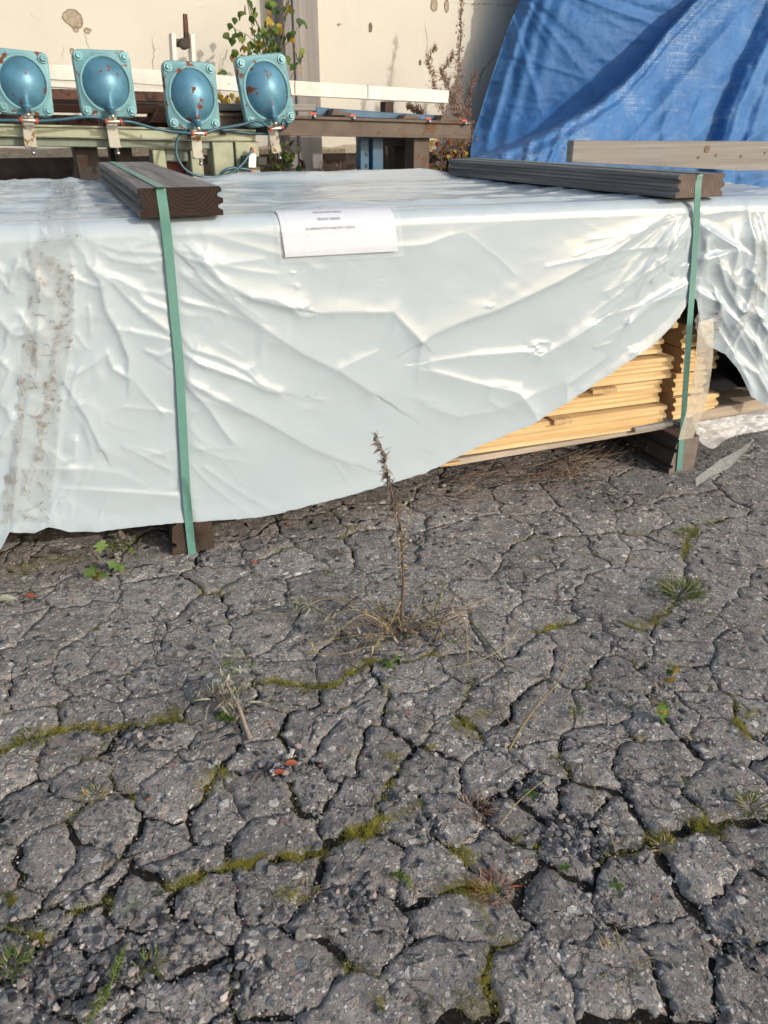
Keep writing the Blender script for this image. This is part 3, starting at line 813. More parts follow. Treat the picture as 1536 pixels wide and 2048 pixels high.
for k in range(34):          # tension lines leaving the left strap
    y = rf.uniform(450, 1000); x = float(np.interp(y, [385, 470, 640, 930, 1112], [322, 335, 350, 370, 385]))
    if rf.random() < .55: _auto(x + rf.uniform(12, 40), y, rf.uniform(5, 48), rf.uniform(60, 190), rf.uniform(1.2, 3.2), 6)
    else: _auto(x - rf.uniform(12, 40), y, 180 + rf.uniform(-35, 40), rf.uniform(50, 130), rf.uniform(1.2, 3.0), 6)
for k in range(26):          # and those drawn up to the right strap
    t_ = rf.uniform(0, 1); _auto(1378 - rf.uniform(8, 120) * t_ - 6, 405 + 190 * t_ * rf.random(), rf.uniform(112, 165), rf.uniform(70, 240), rf.uniform(1.5, 3.8), 5)
for k in range(24):          # stray creases everywhere
    _auto(rf.uniform(0, 1300), rf.uniform(470, 980), rf.choice([35, 40, 150, 145, 100, 12]) + rf.uniform(-15, 15), rf.uniform(30, 120), rf.uniform(.4, 1.2), 5)
for k in range(26): _auto(rf.uniform(1400, 1536), rf.uniform(410, 740), rf.uniform(40, 130), rf.uniform(60, 170), rf.uniform(3, 7), 7)
for k in range(22): _auto(rf.uniform(-20, 190), rf.uniform(480, 1030), rf.uniform(20, 160), rf.uniform(30, 90), rf.uniform(1.5, 4), 6)
DENTS = [(593,572,7,9),(605,615,14,16),(512,470,5,6),(625,790,10,10),(640,800,12,6),(1070,700,22,14),(1085,690,14,10),(585,545,6,7),(285,625,8,6),(1265,702,14,10),(770,560,7,6),(975,610,8,10),(262,660,6,5)]
HEM = [(-420,1255),(-80,1130),(0,1100),(20,1062),(70,1064),(96,1050),(140,1062),(190,1062),(330,1046),(430,1040),(520,1034),(560,1025),(640,1005),(700,990),(760,972),(850,945),(905,918),(960,890),(1060,848),(1150,793),(1230,737),(1300,690),(1340,650),(1366,612),(1379,588),(1390,600),(1400,668),(1412,690),(1440,705),(1465,740),(1483,785),(1521,808),(1531,778),(1545,770),(1700,775)]
OFF = 0.014                       # the sheet hangs 2 cm behind the beams' ends, boards 4.5 cm
STRAPL = [(322,385),(330,437),(335,480),(343,560),(350,640),(358,720),(362,790),(368,900),(374,1000),(381,1075),(385,1112)]
STRAPR = [(1397,346),(1395,394),(1392,470),(1386,560),(1380,640),(1372,760),(1366,850),(1358,942)]
def fine(U, V):
    a = fbm(U / 95 + 0.6 * fbm(U / 160, V / 160, 71, 2), V / 70, 72, 3)
    ridg = 1 - np.abs(2 * fbm(U / 120 + V / 300 + fbm(U / 200, V / 200, 5, 2), V / 90 - U / 260, 73, 2))
    return 0.0020 * a + 0.0030 * np.maximum(ridg - 0.55, 0) / 0.45 * sstep(-0.1, 0.3, fbm(U / 260, V / 260, 74, 2))
def kf(f): return 0.95 if f[0][0][0] > 1385 else 0.62
def tarp_disp(U, V):
    """how far the sheet stands out from its plane (m), from the folds seen in the photo"""
    hs = [crest(U, V, f[0], f[1] * kf(f), f[2] * kf(f), f[3] * .78, f[4] * .78) for f in FOLDS]
    big = [h for h, f in zip(hs, FOLDS) if max(f[3], f[4]) >= 40]; sml = [h for h, f in zip(hs, FOLDS) if max(f[3], f[4]) < 40]
    up = 0.9 * smax(big, 3.2) + 0.85 * smax(sml, 3.2)
    for f in FINE:
        xs = [q[0] for q in f[0]]; ys = [q[1] for q in f[0]]
        m = (U > min(xs) - 40) & (U < max(xs) + 40) & (V > min(ys) - 40) & (V < max(ys) + 40)
        if m.any(): up[m] = up[m] + crest(U[m], V[m], f[0], f[1], f[2], f[3], f[4], 0.9)
    up = up + fine(U, V)
    for (u, v, r, d) in DENTS:
        q = np.sqrt((U - u) ** 2 + (1.5 * (V - v)) ** 2); up = up + 0.00013 * d * np.exp(-(q / r) ** 2) * (1 + 3.0 * vnoise(U / 9 + V / 14, V / 6, 8))
    # crumple on the right flap and beside the taped seam
    k = sstep(1385, 1440, U) + 0.5 * (1 - sstep(90, 260, U))
    c = 1 - np.abs(2 * fbm(U / 55 + V / 130, V / 95 - U / 150, 91, 2)); up = up + k * 0.008 * np.maximum(c - 0.45, 0) / 0.55
    # the strap holds it down
    sx = np.interp(V, [p[1] for p in STRAPL], [p[0] for p in STRAPL]); pin = 1 - 0.85 * np.exp(-((U - sx) / 13.0) ** 2)
    sx = np.interp(V, [p[1] for p in STRAPR], [p[0] for p in STRAPR]); pin = pin * (1 - 0.9 * np.exp(-((U - sx) / 10.0) ** 2) * (V < 640))
    # free lower part bellies out
    belly = 0.03 * sstep(1400, 1520, U)
    return up * pin + belly
hemS = np.array([PK.sz(u, v, OFF) for u, v in HEM])
ss = np.concatenate([np.arange(-1.15, -0.62, 0.01), np.arange(-0.62, 1.45, 0.0034), np.arange(1.45, 2.28, 0.0034)]); NS = len(ss)
zb = np.interp(ss, hemS[:, 0], hemS[:, 1]) + 0.003 * fbm(ss * 40, ss * 0, 4, 2)
NFR, NED, NTP = 245, 9, 120
DEPTH = 1.55
RAD = 0.042
def base_pos(S_, off, z): 
    return np.stack([PK.p[0] + PK.a[0] * S_ + PK.n[0] * off, PK.p[1] + PK.a[1] * S_ + PK.n[1] * off, z], -1)
rows = []
ztop = TOP - RAD
for r in range(NFR):                      # hem -> shoulder
    t = r / (NFR - 1); z = zb + (ztop - zb) * t
    B = base_pos(ss, np.full(NS, OFF), z); U, V = px_of(B)
    d = tarp_disp(U, V)
    sh = 0.35 + 0.65 * sstep(0.0, 0.10, ztop - z)
    hemk = sstep(0, 0.05, z - zb); d = d * sh + 0.004 * (1 - hemk)
    B = base_pos(ss, OFF - d, z); rows.append(B)
sh_d = (base_pos(ss, np.full(NS, OFF), np.full(NS, ztop)) - rows[-1]) @ PK.n
for r in range(1, NED):                   # rounded shoulder
    a = math.pi / 2 * r / NED
    off = OFF + RAD - RAD * math.cos(a); z = ztop + RAD * math.sin(a)
    rows.append(base_pos(ss, off - sh_d * math.cos(a), z + 0.002 * vnoise(ss * 30, ss * 0 + r * .3, 6)))
def top_h(s, d):
    """relief of the top of the pack: long folds parallel to the edge, sag between the beams"""
    f = 0.009 * np.maximum(0, 1 - np.abs(2.4 * fbm(s * 1.6 + 3, d * 9, 33, 3))) ** 2
    f2 = 0.004 * np.maximum(0, 1 - np.abs(2.6 * fbm(s * 2.8 - d * 1.5, d * 20, 35, 3))) ** 2
    k = sstep(0.0, 0.08, d)
    mid = sstep(0.22, 0.5, s) * (1 - sstep(1.3, 1.5, s))
    lf = 1 - sstep(-0.05, 0.0, s)
    left = lf * 0.010 * np.maximum(0, 1 - np.abs(3 * fbm(s * 3.5, d * 30, 37, 3))) ** 2
    # a raised roll at the back, a hollow in the middle
    roll = mid * (0.030 * np.exp(-((d - 1.28) / 0.13) ** 2) - 0.016 * np.exp(-((d - 0.55) / 0.22) ** 2) + 0.012 * np.exp(-((d - 0.10 - 0.02 * np.sin(s * 5)) / 0.022) ** 2))
    return k * (f + f2 + left + roll) - 0.006
for r in range(NTP):
    d = 0.012 + (DEPTH - 0.012) * (r / (NTP - 1)) ** 1.35
    z = TOP + top_h(ss, np.full(NS, d)) * sstep(0.0, 0.1, d)
    rows.append(base_pos(ss, np.full(NS, OFF + RAD + d), z))
for r in range(1, 6):                     # down the back
    rows.append(base_pos(ss, np.full(NS, OFF + RAD + DEPTH + 0.02), TOP - 0.05 - (TOP - 0.15) * r / 5.0 + ss * 0))
Vv = np.concatenate(rows); NR = len(rows)
ii = np.arange(NS - 1); Fq = []
for r in range(NR - 1):
    a = r * NS + ii; Fq.append(np.stack([a, a + 1, a + 1 + NS, a + NS], 1))
Fq = np.concatenate(Fq).tolist()
# right end of the wrap: closed sheet, black inside
nb = len(Vv); e = []
for k in range(NR - 5 - 1):
    pass
se = ss[-1]
endV = [PK.xyz(se, OFF, zb[-1] - .05), PK.xyz(se, OFF + DEPTH, .02), PK.xyz(se, OFF + DEPTH, TOP), PK.xyz(se, OFF, TOP - .01)]
FR0 = PK.frame((PK.p[0], PK.p[1], 0))
wrap = empty('timber_wrap', (0, 0, 0), 'large white plastic wrap over the timber pack, creased and lifted at the right', 'tarpaulin', None, FR0)
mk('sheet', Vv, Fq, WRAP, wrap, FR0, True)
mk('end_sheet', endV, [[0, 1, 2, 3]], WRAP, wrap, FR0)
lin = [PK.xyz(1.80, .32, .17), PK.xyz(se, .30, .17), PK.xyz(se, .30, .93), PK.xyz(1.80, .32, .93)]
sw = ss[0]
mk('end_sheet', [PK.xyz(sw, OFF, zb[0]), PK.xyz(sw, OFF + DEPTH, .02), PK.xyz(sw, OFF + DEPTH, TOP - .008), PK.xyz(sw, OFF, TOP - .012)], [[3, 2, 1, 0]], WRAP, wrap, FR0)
mk('added_liner', lin, [[3, 2, 1, 0]], WRAP, wrap, FR0)  # added sheet, black side forward, hides lit ground so the opening stays black
# ---- point on the sheet, for what is stuck to it
def on_sheet(u, v, lift=0.003):
    B = PK.at(u, v, OFF); s = float(np.dot(B - PK.p, PK.a)); z = B[2]
    if z <= ztop:
        d = float(tarp_disp(np.array([u * 1.0]), np.array([v * 1.0]))[0]) * (0.35 + 0.65 * float(sstep(0, .10, np.array(ztop - z))))
        return PK.xyz(s, OFF - d - lift, z)
    T = ground(u, v, TOP + 0.004); s = float(np.dot(T - PK.p, PK.a)); d = float(np.dot(T - PK.p, PK.n))
    dd = max(0.0, d - OFF - RAD)
    z = TOP + float(top_h(np.array([s]), np.array([dd]))[0]) * float(sstep(0, .1, np.array(dd)))
    if dd <= 0:
        q = min(max((d - OFF) / RAD, 0), 1); z = ztop + RAD * math.sqrt(max(0, 1 - (1 - q) ** 2))
    return PK.xyz(s, d, z + lift)
def sheet_strip(name, L, R, n, w, mat, lift, jag=0.0, parent=None, sub=1):
    """strip stuck on the sheet between two traced edges (pixel polylines)"""
    A_ = smooth_path([(p[0], p[1], 0) for p in L], n); B_ = smooth_path([(p[0], p[1], 0) for p in R], n)
    V = []; Fc = []
    for i in range(n):
        for k in range(w):
            t = k / (w - 1); q = A_[i] * (1 - t) + B_[i] * t
            if jag and (k == 0 or k == w - 1): q = q + np.array([random.uniform(-jag, jag), random.uniform(-jag, jag) * .4, 0])
            rg = max(0.0, 1 - abs(3.0 * float(fbm(np.array([q[0] / 11.0]), np.array([q[1] / 60.0]), 44, 3)[0])))
            V.append(on_sheet(q[0], q[1], lift + 0.0045 * rg + 0.001 * random.random()))
    for i in range(n - 1):
        for k in range(w - 1): Fc.append([i * w + k, i * w + k + 1, (i + 1) * w + k + 1, (i + 1) * w + k])
    return mk(name, V, Fc, mat, parent, Matrix.Translation(Vector(V[0])), True)
tp = sheet_strip('packing_tape', [(58,492),(60,560),(52,640),(44,720),(40,800),(28,900),(14,985),(8,1040)], [(152,525),(152,590),(148,660),(138,730),(122,800),(116,900),(104,980),(96,1040)], 70, 12, CLEAR, 0.004, 2.0)
sheet_strip('grime', [(30,850),(18,930),(8,1000),(6,1040)], [(48,840),(36,930),(28,1000),(24,1046)], 26, 4, GRIME, 0.010, 2.5, tp)
sheet_strip('grime', [(62,600),(54,680),(40,760),(34,850)], [(72,600),(64,680),(52,760),(48,850)], 26, 4, GRIME, 0.010, 2.5, tp)
sheet_strip('grime', [(96,510),(108,560),(118,600),(116,650),(100,740),(86,830),(70,900),(40,985)], [(110,508),(124,556),(132,600),(128,655),(114,742),(98,834),(84,905),(56,990)], 44, 4, GRIME, 0.010, 3.0, tp)
sheet_strip('grime', [(60,520),(68,528),(92,512),(98,540)], [(62,534),(74,540),(96,526),(106,545)], 16, 4, GRIME, 0.010, 2.0, tp)
tag(tp, 'wide grimy clear tape running down the front of the wrap at the far left', 'packing tape')
tp = sheet_strip('packing_tape', [(100,366),(104,385),(92,405),(95,425),(80,438),(60,452)], [(135,366),(152,385),(155,405),(158,425),(158,445),(156,462)], 40, 14, CLEAR, 0.006, 2.0)
tag(tp, 'crumpled clear tape across the top edge of the wrap left of the dark beam', 'packing tape')
tp = sheet_strip('packing_tape', [(1494,420),(1492,470),(1488,540),(1478,600),(1452,640)], [(1522,418),(1520,480),(1508,560),(1496,620),(1464,655)], 40, 9, CLEAR, 0.004, 2.0)
tag(tp, 'torn clear tape down the creased wrap at the far right corner', 'packing tape')
tp = sheet_strip('packing_tape', [(1399,612),(1388,640),(1392,668)], [(1432,618),(1436,648),(1420,690)], 16, 9, CLEAR, 0.004, 2.0)
tag(tp, 'short crinkled clear tape on the wrap flap beside the right green strap', 'packing tape')

# ---- beams with tongue-and-groove sides: section in local y (width) and z (height), length on local x
def section(w, h, t=0.012, groove=True):
    k = h / 0.067; R = []
    for dy, z in [(-.005, .067), (0, .062), (0, .054), (-t, .050), (-t, .043), (-.002, .038), (-.002, .030), (-t, .026), (-t, .019), (0, .014), (0, .0)]:
        R.append((w / 2 + dy, z * k))
    Lf = []
    for dy, z in [(0, .0), (0, .012), (t * .8, .017), (t * .8, .024), (-.003, .029), (-.003, .039), (t * .8, .044), (t * .8, .051), (0, .055), (0, .063), (.005, .067)]:
        Lf.append((-w / 2 + dy, z * k))
    return R + Lf
def beam_geo(sec, L, nseg=8, wob=0.0, x0=0.0):
    n = len(sec); V = []; Fc = []; I = []
    for i in range(nseg + 1):
        x = x0 + L * i / nseg
        for j, (y, z) in enumerate(sec):
            q = wob * vnoise(np.array([x * 6 + j * 3.1]), np.array([j * 1.7]), 3)[0]
            V.append((x, y + q, z + q * .6))
    for i in range(nseg):
        for j in range(n):
            k = (j + 1) % n; Fc.append([i * n + j, i * n + k, (i + 1) * n + k, (i + 1) * n + j]); I.append(0)
    Fc.append(list(range(n))); I.append(1); Fc.append([nseg * n + j for j in range(n)][::-1]); I.append(1)
    return V, Fc, I
def xframe(p, d, up=(0, 0, 1)):
    d = Vector(d).normalized(); up = Vector(up); y = up.cross(d).normalized(); z = d.cross(y)
    m = Matrix((d, y, z)).transposed().to_4x4(); m.translation = Vector(p); return m
def beam(name, p, d, w, h, L, mats, wob=0.002, roll=0.0, n=24, flip=False, t=0.012):
    V, Fc, I = beam_geo(section(w, h, t), L, n, wob)
    fr = xframe(p, d)
    o = mk(name, V, [f[::-1] for f in Fc], mats, None, fr, False, I, world=False); return o
# top-left beam: front end centre bottom at the pixel mid of its bottom edge
pA = PK.xyz((-0.021 + 0.181) / 2, -0.005, TOP + 0.004)
dA = Vector((PK.n[0], PK.n[1], 0)); dA.rotate(Matrix.Rotation(math.radians(1.5), 3, 'Z'))
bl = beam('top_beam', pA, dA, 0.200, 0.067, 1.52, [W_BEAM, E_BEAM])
tag(bl, 'weathered grooved beam on the wrap with a near black end, left of the label sheet', 'timber beam', 'weathered beams strapped across the top of the pack')
pB = PK.xyz((1.547 + 1.742) / 2, -0.005, TOP + 0.006)
dB = Vector((PK.n[0], PK.n[1], 0)); dB.rotate(Matrix.Rotation(math.radians(6), 3, 'Z'))
br = beam('top_beam', pB, dB, 0.195, 0.066, 1.36, [W_BEAM, E_BEAM2])
tag(br, 'grey grooved beam with a brown speckled end, on the wrap right of the label sheet', 'timber beam', 'weathered beams strapped across the top of the pack')
# feet on the ground, grooved side to the left (section turned on edge)
def foot(pc, w, h, L, mats, label, d):
    R = section(h, w)                     # width <-> height : the grooved edges face left / right
    sec = [(0.0, 0.0)]
    prof = [(-w/2 + .004, .0), (-w/2, .006), (-w/2 + .0, h*.14), (-w/2 + .014, h*.17), (-w/2 + .014, h*.24), (-w/2 + .003, h*.27), (-w/2 + .009, h*.60), (-w/2 + .020, h*.63), (-w/2 + .020, h*.71), (-w/2 + .010, h*.74), (-w/2 + .012, h*.88), (-w/2 + .026, h)]
    sec = [(w/2, h), (w/2, 0.0)] + prof
    sec = [(-y, z) for y, z in sec]
    V, Fc, I = beam_geo(sec, L, 20, 0.001)
    o = mk('foot_beam', V, [f for f in Fc], mats, None, xframe(pc, d), False, I, world=False)
    return tag(o, label, 'timber beam', 'timber feet under the pack')
sL0 = PK.sz(347, 1117, .016)[0]; sL1 = PK.sz(430, 1105, .016)[0]
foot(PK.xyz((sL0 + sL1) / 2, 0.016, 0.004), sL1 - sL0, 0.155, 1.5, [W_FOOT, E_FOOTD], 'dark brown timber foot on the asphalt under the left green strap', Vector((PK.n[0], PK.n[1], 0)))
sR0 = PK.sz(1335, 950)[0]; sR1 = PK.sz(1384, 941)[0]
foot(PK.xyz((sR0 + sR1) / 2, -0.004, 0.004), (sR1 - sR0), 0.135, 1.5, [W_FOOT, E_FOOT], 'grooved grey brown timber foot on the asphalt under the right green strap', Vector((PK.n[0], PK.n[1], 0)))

# ---- the boards: front stack (long), second stack starting to the right of it
def board(s0, s1, z, h, off, label, w=0.20, grp='pine boards stacked under the wrap'):
    V, Fc, I = beam_geo(section(w, h, 0.014), s1 - s0, 4, 0.0)
    fr = xframe(PK.xyz(s0, off + w / 2, z), PK.a)
    o = mk('pine_board', V, [f[::-1] for f in Fc], [PINE, PINE_END], None, fr, False, I, world=False)
    return tag(o, label, 'timber board', grp)
LZ = [0.186, 0.272, 0.362, 0.446, 0.534, 0.622]
LH = [0.076, 0.080, 0.073, 0.077, 0.077, 0.077]
LE = [1.690, 1.672, 1.690, 1.655, 1.690, 1.665]
LO = [0.026, 0.052, 0.034, 0.060, 0.042, 0.05]
LBL = ['lowest long pine board of the front stack, with a knot near its end', 'second lowest long pine board, a small spacer block lying on its edge', 'third long pine board from the bottom of the front stack', 'fourth long pine board from the bottom, its end set back left', 'short visible end of the pine board just below the torn wrap edge', 'topmost pine board end, half hidden by the wrap beside the strap']
for i in range(6): board(-1.05, LE[i], LZ[i], LH[i], LO[i], LBL[i])
RE = [1.935, 1.865, 1.895, 1.87]
RLB = ['lowest pale pine board end right of the strap, on the grey plank', 'second pine board end up, right of the strap behind the clear strip', 'third pine board end up, right of the green strap', 'topmost pine board end right of the strap, under the wrap flap']
for i in range(4): board(1.742 - (0.012 if i % 2 else 0), RE[i], [0.196, 0.285, 0.372, 0.458][i], 0.078, 0.046 + .006 * (i % 2), RLB[i])
# the rest of the pack, hidden but standing: a second row of boards behind
for i in range(7):
    board(-1.05, 1.60, 0.186 + 0.088 * i, 0.084, 0.30, 'pine board of the inner row, layer %s counted from the ground' % ['one', 'two', 'three', 'four', 'five', 'six', 'seven'][i])
# bearers under the stack
o = pp('base_plank', [(900,934),(1334,858),(1334,851),(900,921)], PK, 0.035, 0.13, W_PAL); tag(o, 'thin orange grey plank under the lowest board of the front stack', 'plank')
o = pp('base_plank', [(1270,866),(1348,852),(1348,843),(1270,857)], PK, 0.012, 0.5, W_GREY); tag(o, 'short grey ribbed plank on top of the right timber foot', 'plank')
o = pp('pallet_plank', [(1385,846),(1620,806),(1620,776),(1385,828)], PK, 0.045, 0.14, W_PAL); tag(o, 'pale grey plank running out to the right edge below the black opening', 'plank')
def block(u0, v0, u1, v1, off, dep, label):
    s0, z0 = PK.sz(u0, v1, off); s1, z1 = PK.sz(u1, v0, off)
    V, Fc = box_geo(PK.xyz((s0 + s1) / 2, off + dep / 2, (z0 + z1) / 2), (PK.a, PK.n, (0, 0, 1)), (s1 - s0) / 2, dep / 2, (z1 - z0) / 2)
    o = mk('spacer_block', V, Fc, W_PAL2, None, PK.frame(V[0])); b = o.modifiers.new('bevel', 'BEVEL'); b.width = .002; b.segments = 2
    return tag(o, label, 'wood block', 'small spacer blocks between the boards')
W_PAL2 = m_wood('spacer_wood', (0.44, 0.29, 0.14), (0.62, 0.45, 0.25), 1, 1.0, 0.7)
block(1108, 836, 1147, 852, 0.012, 0.10, 'small spacer block on the lowest pine board, close to the torn wrap edge')
block(1185, 775, 1236, 790, 0.018, 0.10, 'dirty split spacer block on the second board, higher and further right')
block(880, 923, 922, 935, 0.020, 0.10, 'reddish spacer block under the plank at the left end of the bare boards')

# ---- green straps
def ribbon(name, pts, width, mat, parent=None, wdir=None, thick=0.0012, n=90, label=None, tw=None):
    P = smooth_path(pts, n); V = []; Fc = []; UV = []
    T = np.gradient(P, axis=0); T /= np.linalg.norm(T, axis=1)[:, None]
    acc = 0
    for i in range(n):
        if i: acc += np.linalg.norm(P[i] - P[i - 1])
        a = np.array(wdir, float); a = a - T[i] * np.dot(a, T[i]); a /= np.linalg.norm(a)
        nn = np.cross(T[i], a)
        if tw is not None:
            th = tw(i / (n - 1)); a, nn = a * math.cos(th) + nn * math.sin(th), nn * math.cos(th) - a * math.sin(th)
        for k, sg in ((-1, -1), (1, -1), (1, 1), (-1, 1)):
            V.append(P[i] + a * width / 2 * k + nn * thick / 2 * sg)
    for i in range(n - 1):
        for k in range(4): Fc.append([i * 4 + k, i * 4 + (k + 1) % 4, (i + 1) * 4 + (k + 1) % 4, (i + 1) * 4 + k])
    Fc.append([0, 1, 2, 3]); Fc.append([(n - 1) * 4 + k for k in (3, 2, 1, 0)])
    o = mk(name, V, Fc, mat, parent, Matrix.Translation(Vector(V[0])))
    uv = o.data.uv_layers.new(name='UVMap')
    L = [0.0]
    for i in range(1, n): L.append(L[-1] + float(np.linalg.norm(P[i] - P[i - 1])))
    for lp in o.data.loops:
        i, k = divmod(lp.vertex_index, 4); uv.data[lp.index].uv = (0.0 if k in (0, 3) else 1.0, L[i])
    return o
back = np.array(pA) + np.array(dA) * 1.52
tz = TOP + 0.004 + 0.067 + 0.0015
so_ = lambda v, a, b: float(np.interp(v, [437, 500, a, b], [-.0075, .004, .002, .009]))
fo = [PK.at(u, v, so_(v, 1010, 1062)) for u, v in STRAPL]
topA = np.array(pA) + PK.a * (PK.sz(322, 384)[0] - float(np.dot(np.array(pA) - PK.p, PK.a)))
pathL = [topA + np.array(dA) * 1.52 + np.array([0, 0, .0685]), topA + np.array(dA) * 0.8 + np.array([0, 0, .0685]), topA + np.array(dA) * 0.05 + np.array([0, 0, .0685]), topA + np.array(dA) * 0.012 + np.array([0, 0, .0685]), topA + np.array(dA) * 0.001 + np.array([0, 0, .0675]), topA - PK.n * 0.0015 + np.array([0, 0, .062]), topA - PK.n * 0.0015 + np.array([0, 0, .050])] + fo[1:]
for i in range(len(fo)): pass
st = ribbon('green_strap', pathL, 0.0232, STRAP, None, PK.a, .0012, 420)
tag(st, 'green woven strap over the black ended beam and down to the dark foot', 'strap', 'green lashing straps round the pack')
topB = np.array(pB) + PK.a * (PK.sz(1397, 346)[0] - float(np.dot(np.array(pB) - PK.p, PK.a)))
fo = [PK.at(u, v, -0.0085 if v > 600 or v < 440 else .0) for u, v in STRAPR]
pathR = [topB + np.array(dB) * 1.36 + np.array([0, 0, .0685]), topB + np.array(dB) * 0.7 + np.array([0, 0, .0685]), topB + np.array(dB) * 0.05 + np.array([0, 0, .0685]), topB + np.array(dB) * 0.012 + np.array([0, 0, .0685]), topB + np.array(dB) * 0.001 + np.array([0, 0, .0675]), topB - PK.n * 0.0015 + np.array([0, 0, .062]), topB - PK.n * 0.0015 + np.array([0, 0, .050])] + fo[1:]
st = ribbon('green_strap', pathR, 0.0235, STRAP, None, PK.a, .0012, 420)
tag(st, 'green strap over the brown ended beam, passing the bare pine boards', 'strap', 'green lashing straps round the pack')

# ---- label sheet in its clear sleeve
lab = empty('label_sheet', PK.at(680, 480, OFF), 'white printed paper label in a clear sleeve on the front of the wrap', 'label')
LB0, LB1 = (560, 418), (782, 409)   # upper corners
def lab_pt(a, b, lift):
    """a 0..1 across, b 0..1 down the paper; the paper bends over the rounded shoulder"""
    s0 = 0.322; s1 = 0.640
    sA = s0 + (s1 - s0) * a + 0.012 * b
    length = b * 0.165
    arc = RAD * math.pi / 2 * 1.0; flat = 0.030
    lead = 0.018 * a
    q = length
    if q < flat:
        return PK.xyz(sA, OFF + RAD + (flat - q), TOP + lift + 0.004)
    q -= flat
    if q < arc:
        th = math.pi / 2 - q / RAD
        R = RAD + lift + .004; return PK.xyz(sA, OFF + RAD - R * math.cos(th), ztop + R * math.sin(th))
    q -= arc
    return PK.xyz(sA, OFF - lift - .006 - 0.004 * math.sin(q * 40) * 0 - 0.006 * min(1, q / .05), ztop - q)
def lab_grid(name, a0, a1, b0, b1, na, nb, lift, mat, crinkle=0.0):
    V = []; Fc = []
    for j in range(nb + 1):
        for i in range(na + 1):
            a = a0 + (a1 - a0) * i / na; b = b0 + (b1 - b0) * j / nb
            V.append(lab_pt(a, b, lift + crinkle * random.random() * (0.2 + 0.8 * (b > .72))))
    for j in range(nb):
        for i in range(na): Fc.append([j * (na + 1) + i, (j + 1) * (na + 1) + i, (j + 1) * (na + 1) + i + 1, j * (na + 1) + i + 1])
    return mk(name, V, Fc, mat, lab, Matrix.Translation(Vector(V[0])), True)
lab_grid('paper', 0, 1, 0.03, 0.97, 30, 40, 0.0, PAPER, 0.0004)
lab_grid('sleeve', -0.05, 1.05, 0.0, 1.06, 60, 50, 0.0018, SLEEVE, 0.0016)
def text_on(txt, size, a_c, b):
    cu = bpy.data.curves.new('print', 'FONT'); cu.body = txt; cu.size = size; cu.align_x = 'CENTER'; cu.space_character = 1.06; cu.resolution_u = 2
    to = bpy.data.objects.new('print_tmp', cu); COL.objects.link(to)
    dg = bpy.context.evaluated_depsgraph_get(); me = bpy.data.meshes.new_from_object(to.evaluated_get(dg))
    bpy.data.objects.remove(to); bpy.data.curves.remove(cu)
    W = 0.318
    for v in me.vertices:
        x, y = v.co.x, v.co.y
        p = lab_pt(a_c + x / W, b - y / 0.165 + 0.0 * x, 0.0011); v.co = Vector(p)
    me.materials.append(INK)
    o = bpy.data.objects.new('print', me); return link(o, lab)
text_on('45x145 KEVYTHIRSI', 0.0086, 0.42, 0.335)
text_on('PELKÄT HIRRET', 0.0086, 0.42, 0.455)
text_on('EI VARMUUTTA KAIKISTA OSISTA', 0.0086, 0.42, 0.585)

# ---- loose strips and sheet at the right foot
P = [PK.at(u, v, o) for u, v, o in [(1412, 640, -.045), (1408, 720, -.05), (1396, 800, -.05), (1384, 840, -.045), (1371, 878, -.03)]]
st = ribbon('clear_strip', P, 0.060, CLEARH, None, PK.a, .0006, 40, None, lambda t: 0.35 * math.sin(t * 3.0))
tag(st, 'limp clear plastic strip hanging in front of the right strap over the boards', 'plastic strip')
P = [ground(1392, 970, .006), ground(1430, 940, .02), ground(1470, 915, .04), ground(1500, 890, .05)]
st = ribbon('clear_strip', P, 0.055, CLEAR, None, (0.3, 0.5, 0.8), .0006, 30, None, lambda t: 0.5 * t)
tag(st, 'twisted dirty clear tape lying on the asphalt right of the right foot', 'plastic strip')
P = [ground(1500, 886, .055), ground(1480, 880, .05), ground(1440, 890, .03), ground(1400, 895, .006), ground(1370, 885, .005)]
def sheet_px(name, outline_top, outline_bot, off0, off1, mat, n=40, m=14, amp=0.007, seed=5):
    A_ = smooth_path([(p[0], p[1], 0) for p in outline_top], n); B_ = smooth_path([(p[0], p[1], 0) for p in outline_bot], n)
    V = []; Fc = []
    for i in range(n):
        for k in range(m):
            t = k / (m - 1); q = A_[i] * (1 - t) + B_[i] * t; o = off0 + (off1 - off0) * t
            w = amp * (1 - abs(2 * fbm(np.array([q[0] / 60.0]), np.array([q[1] / 30.0]), seed, 3)[0])) + 0.5 * amp * fbm(np.array([q[0] / 9.0]), np.array([q[1] / 9.0]), seed, 2)[0]
            V.append(PK.at(q[0], q[1], o - w))
    for i in range(n - 1):
        for k in range(m - 1): Fc.append([i * m + k, (i + 1) * m + k, (i + 1) * m + k + 1, i * m + k + 1])
    return mk(name, V, Fc, mat, None, Matrix.Translation(Vector(V[0])), True)
FILM = m_clear('milky_film', (0.50, 0.52, 0.53), 0.55, (0.30, 0.28, 0.25), 0.7, 14)
o = sheet_px('plastic_sheet', [(1388,845),(1430,838),(1500,826),(1600,806)], [(1396,880),(1425,897),(1470,872),(1600,850)], 0.05, 0.02, FILM)
tag(o, 'crumpled translucent plastic film hanging under the pale plank at lower right', 'plastic sheet')

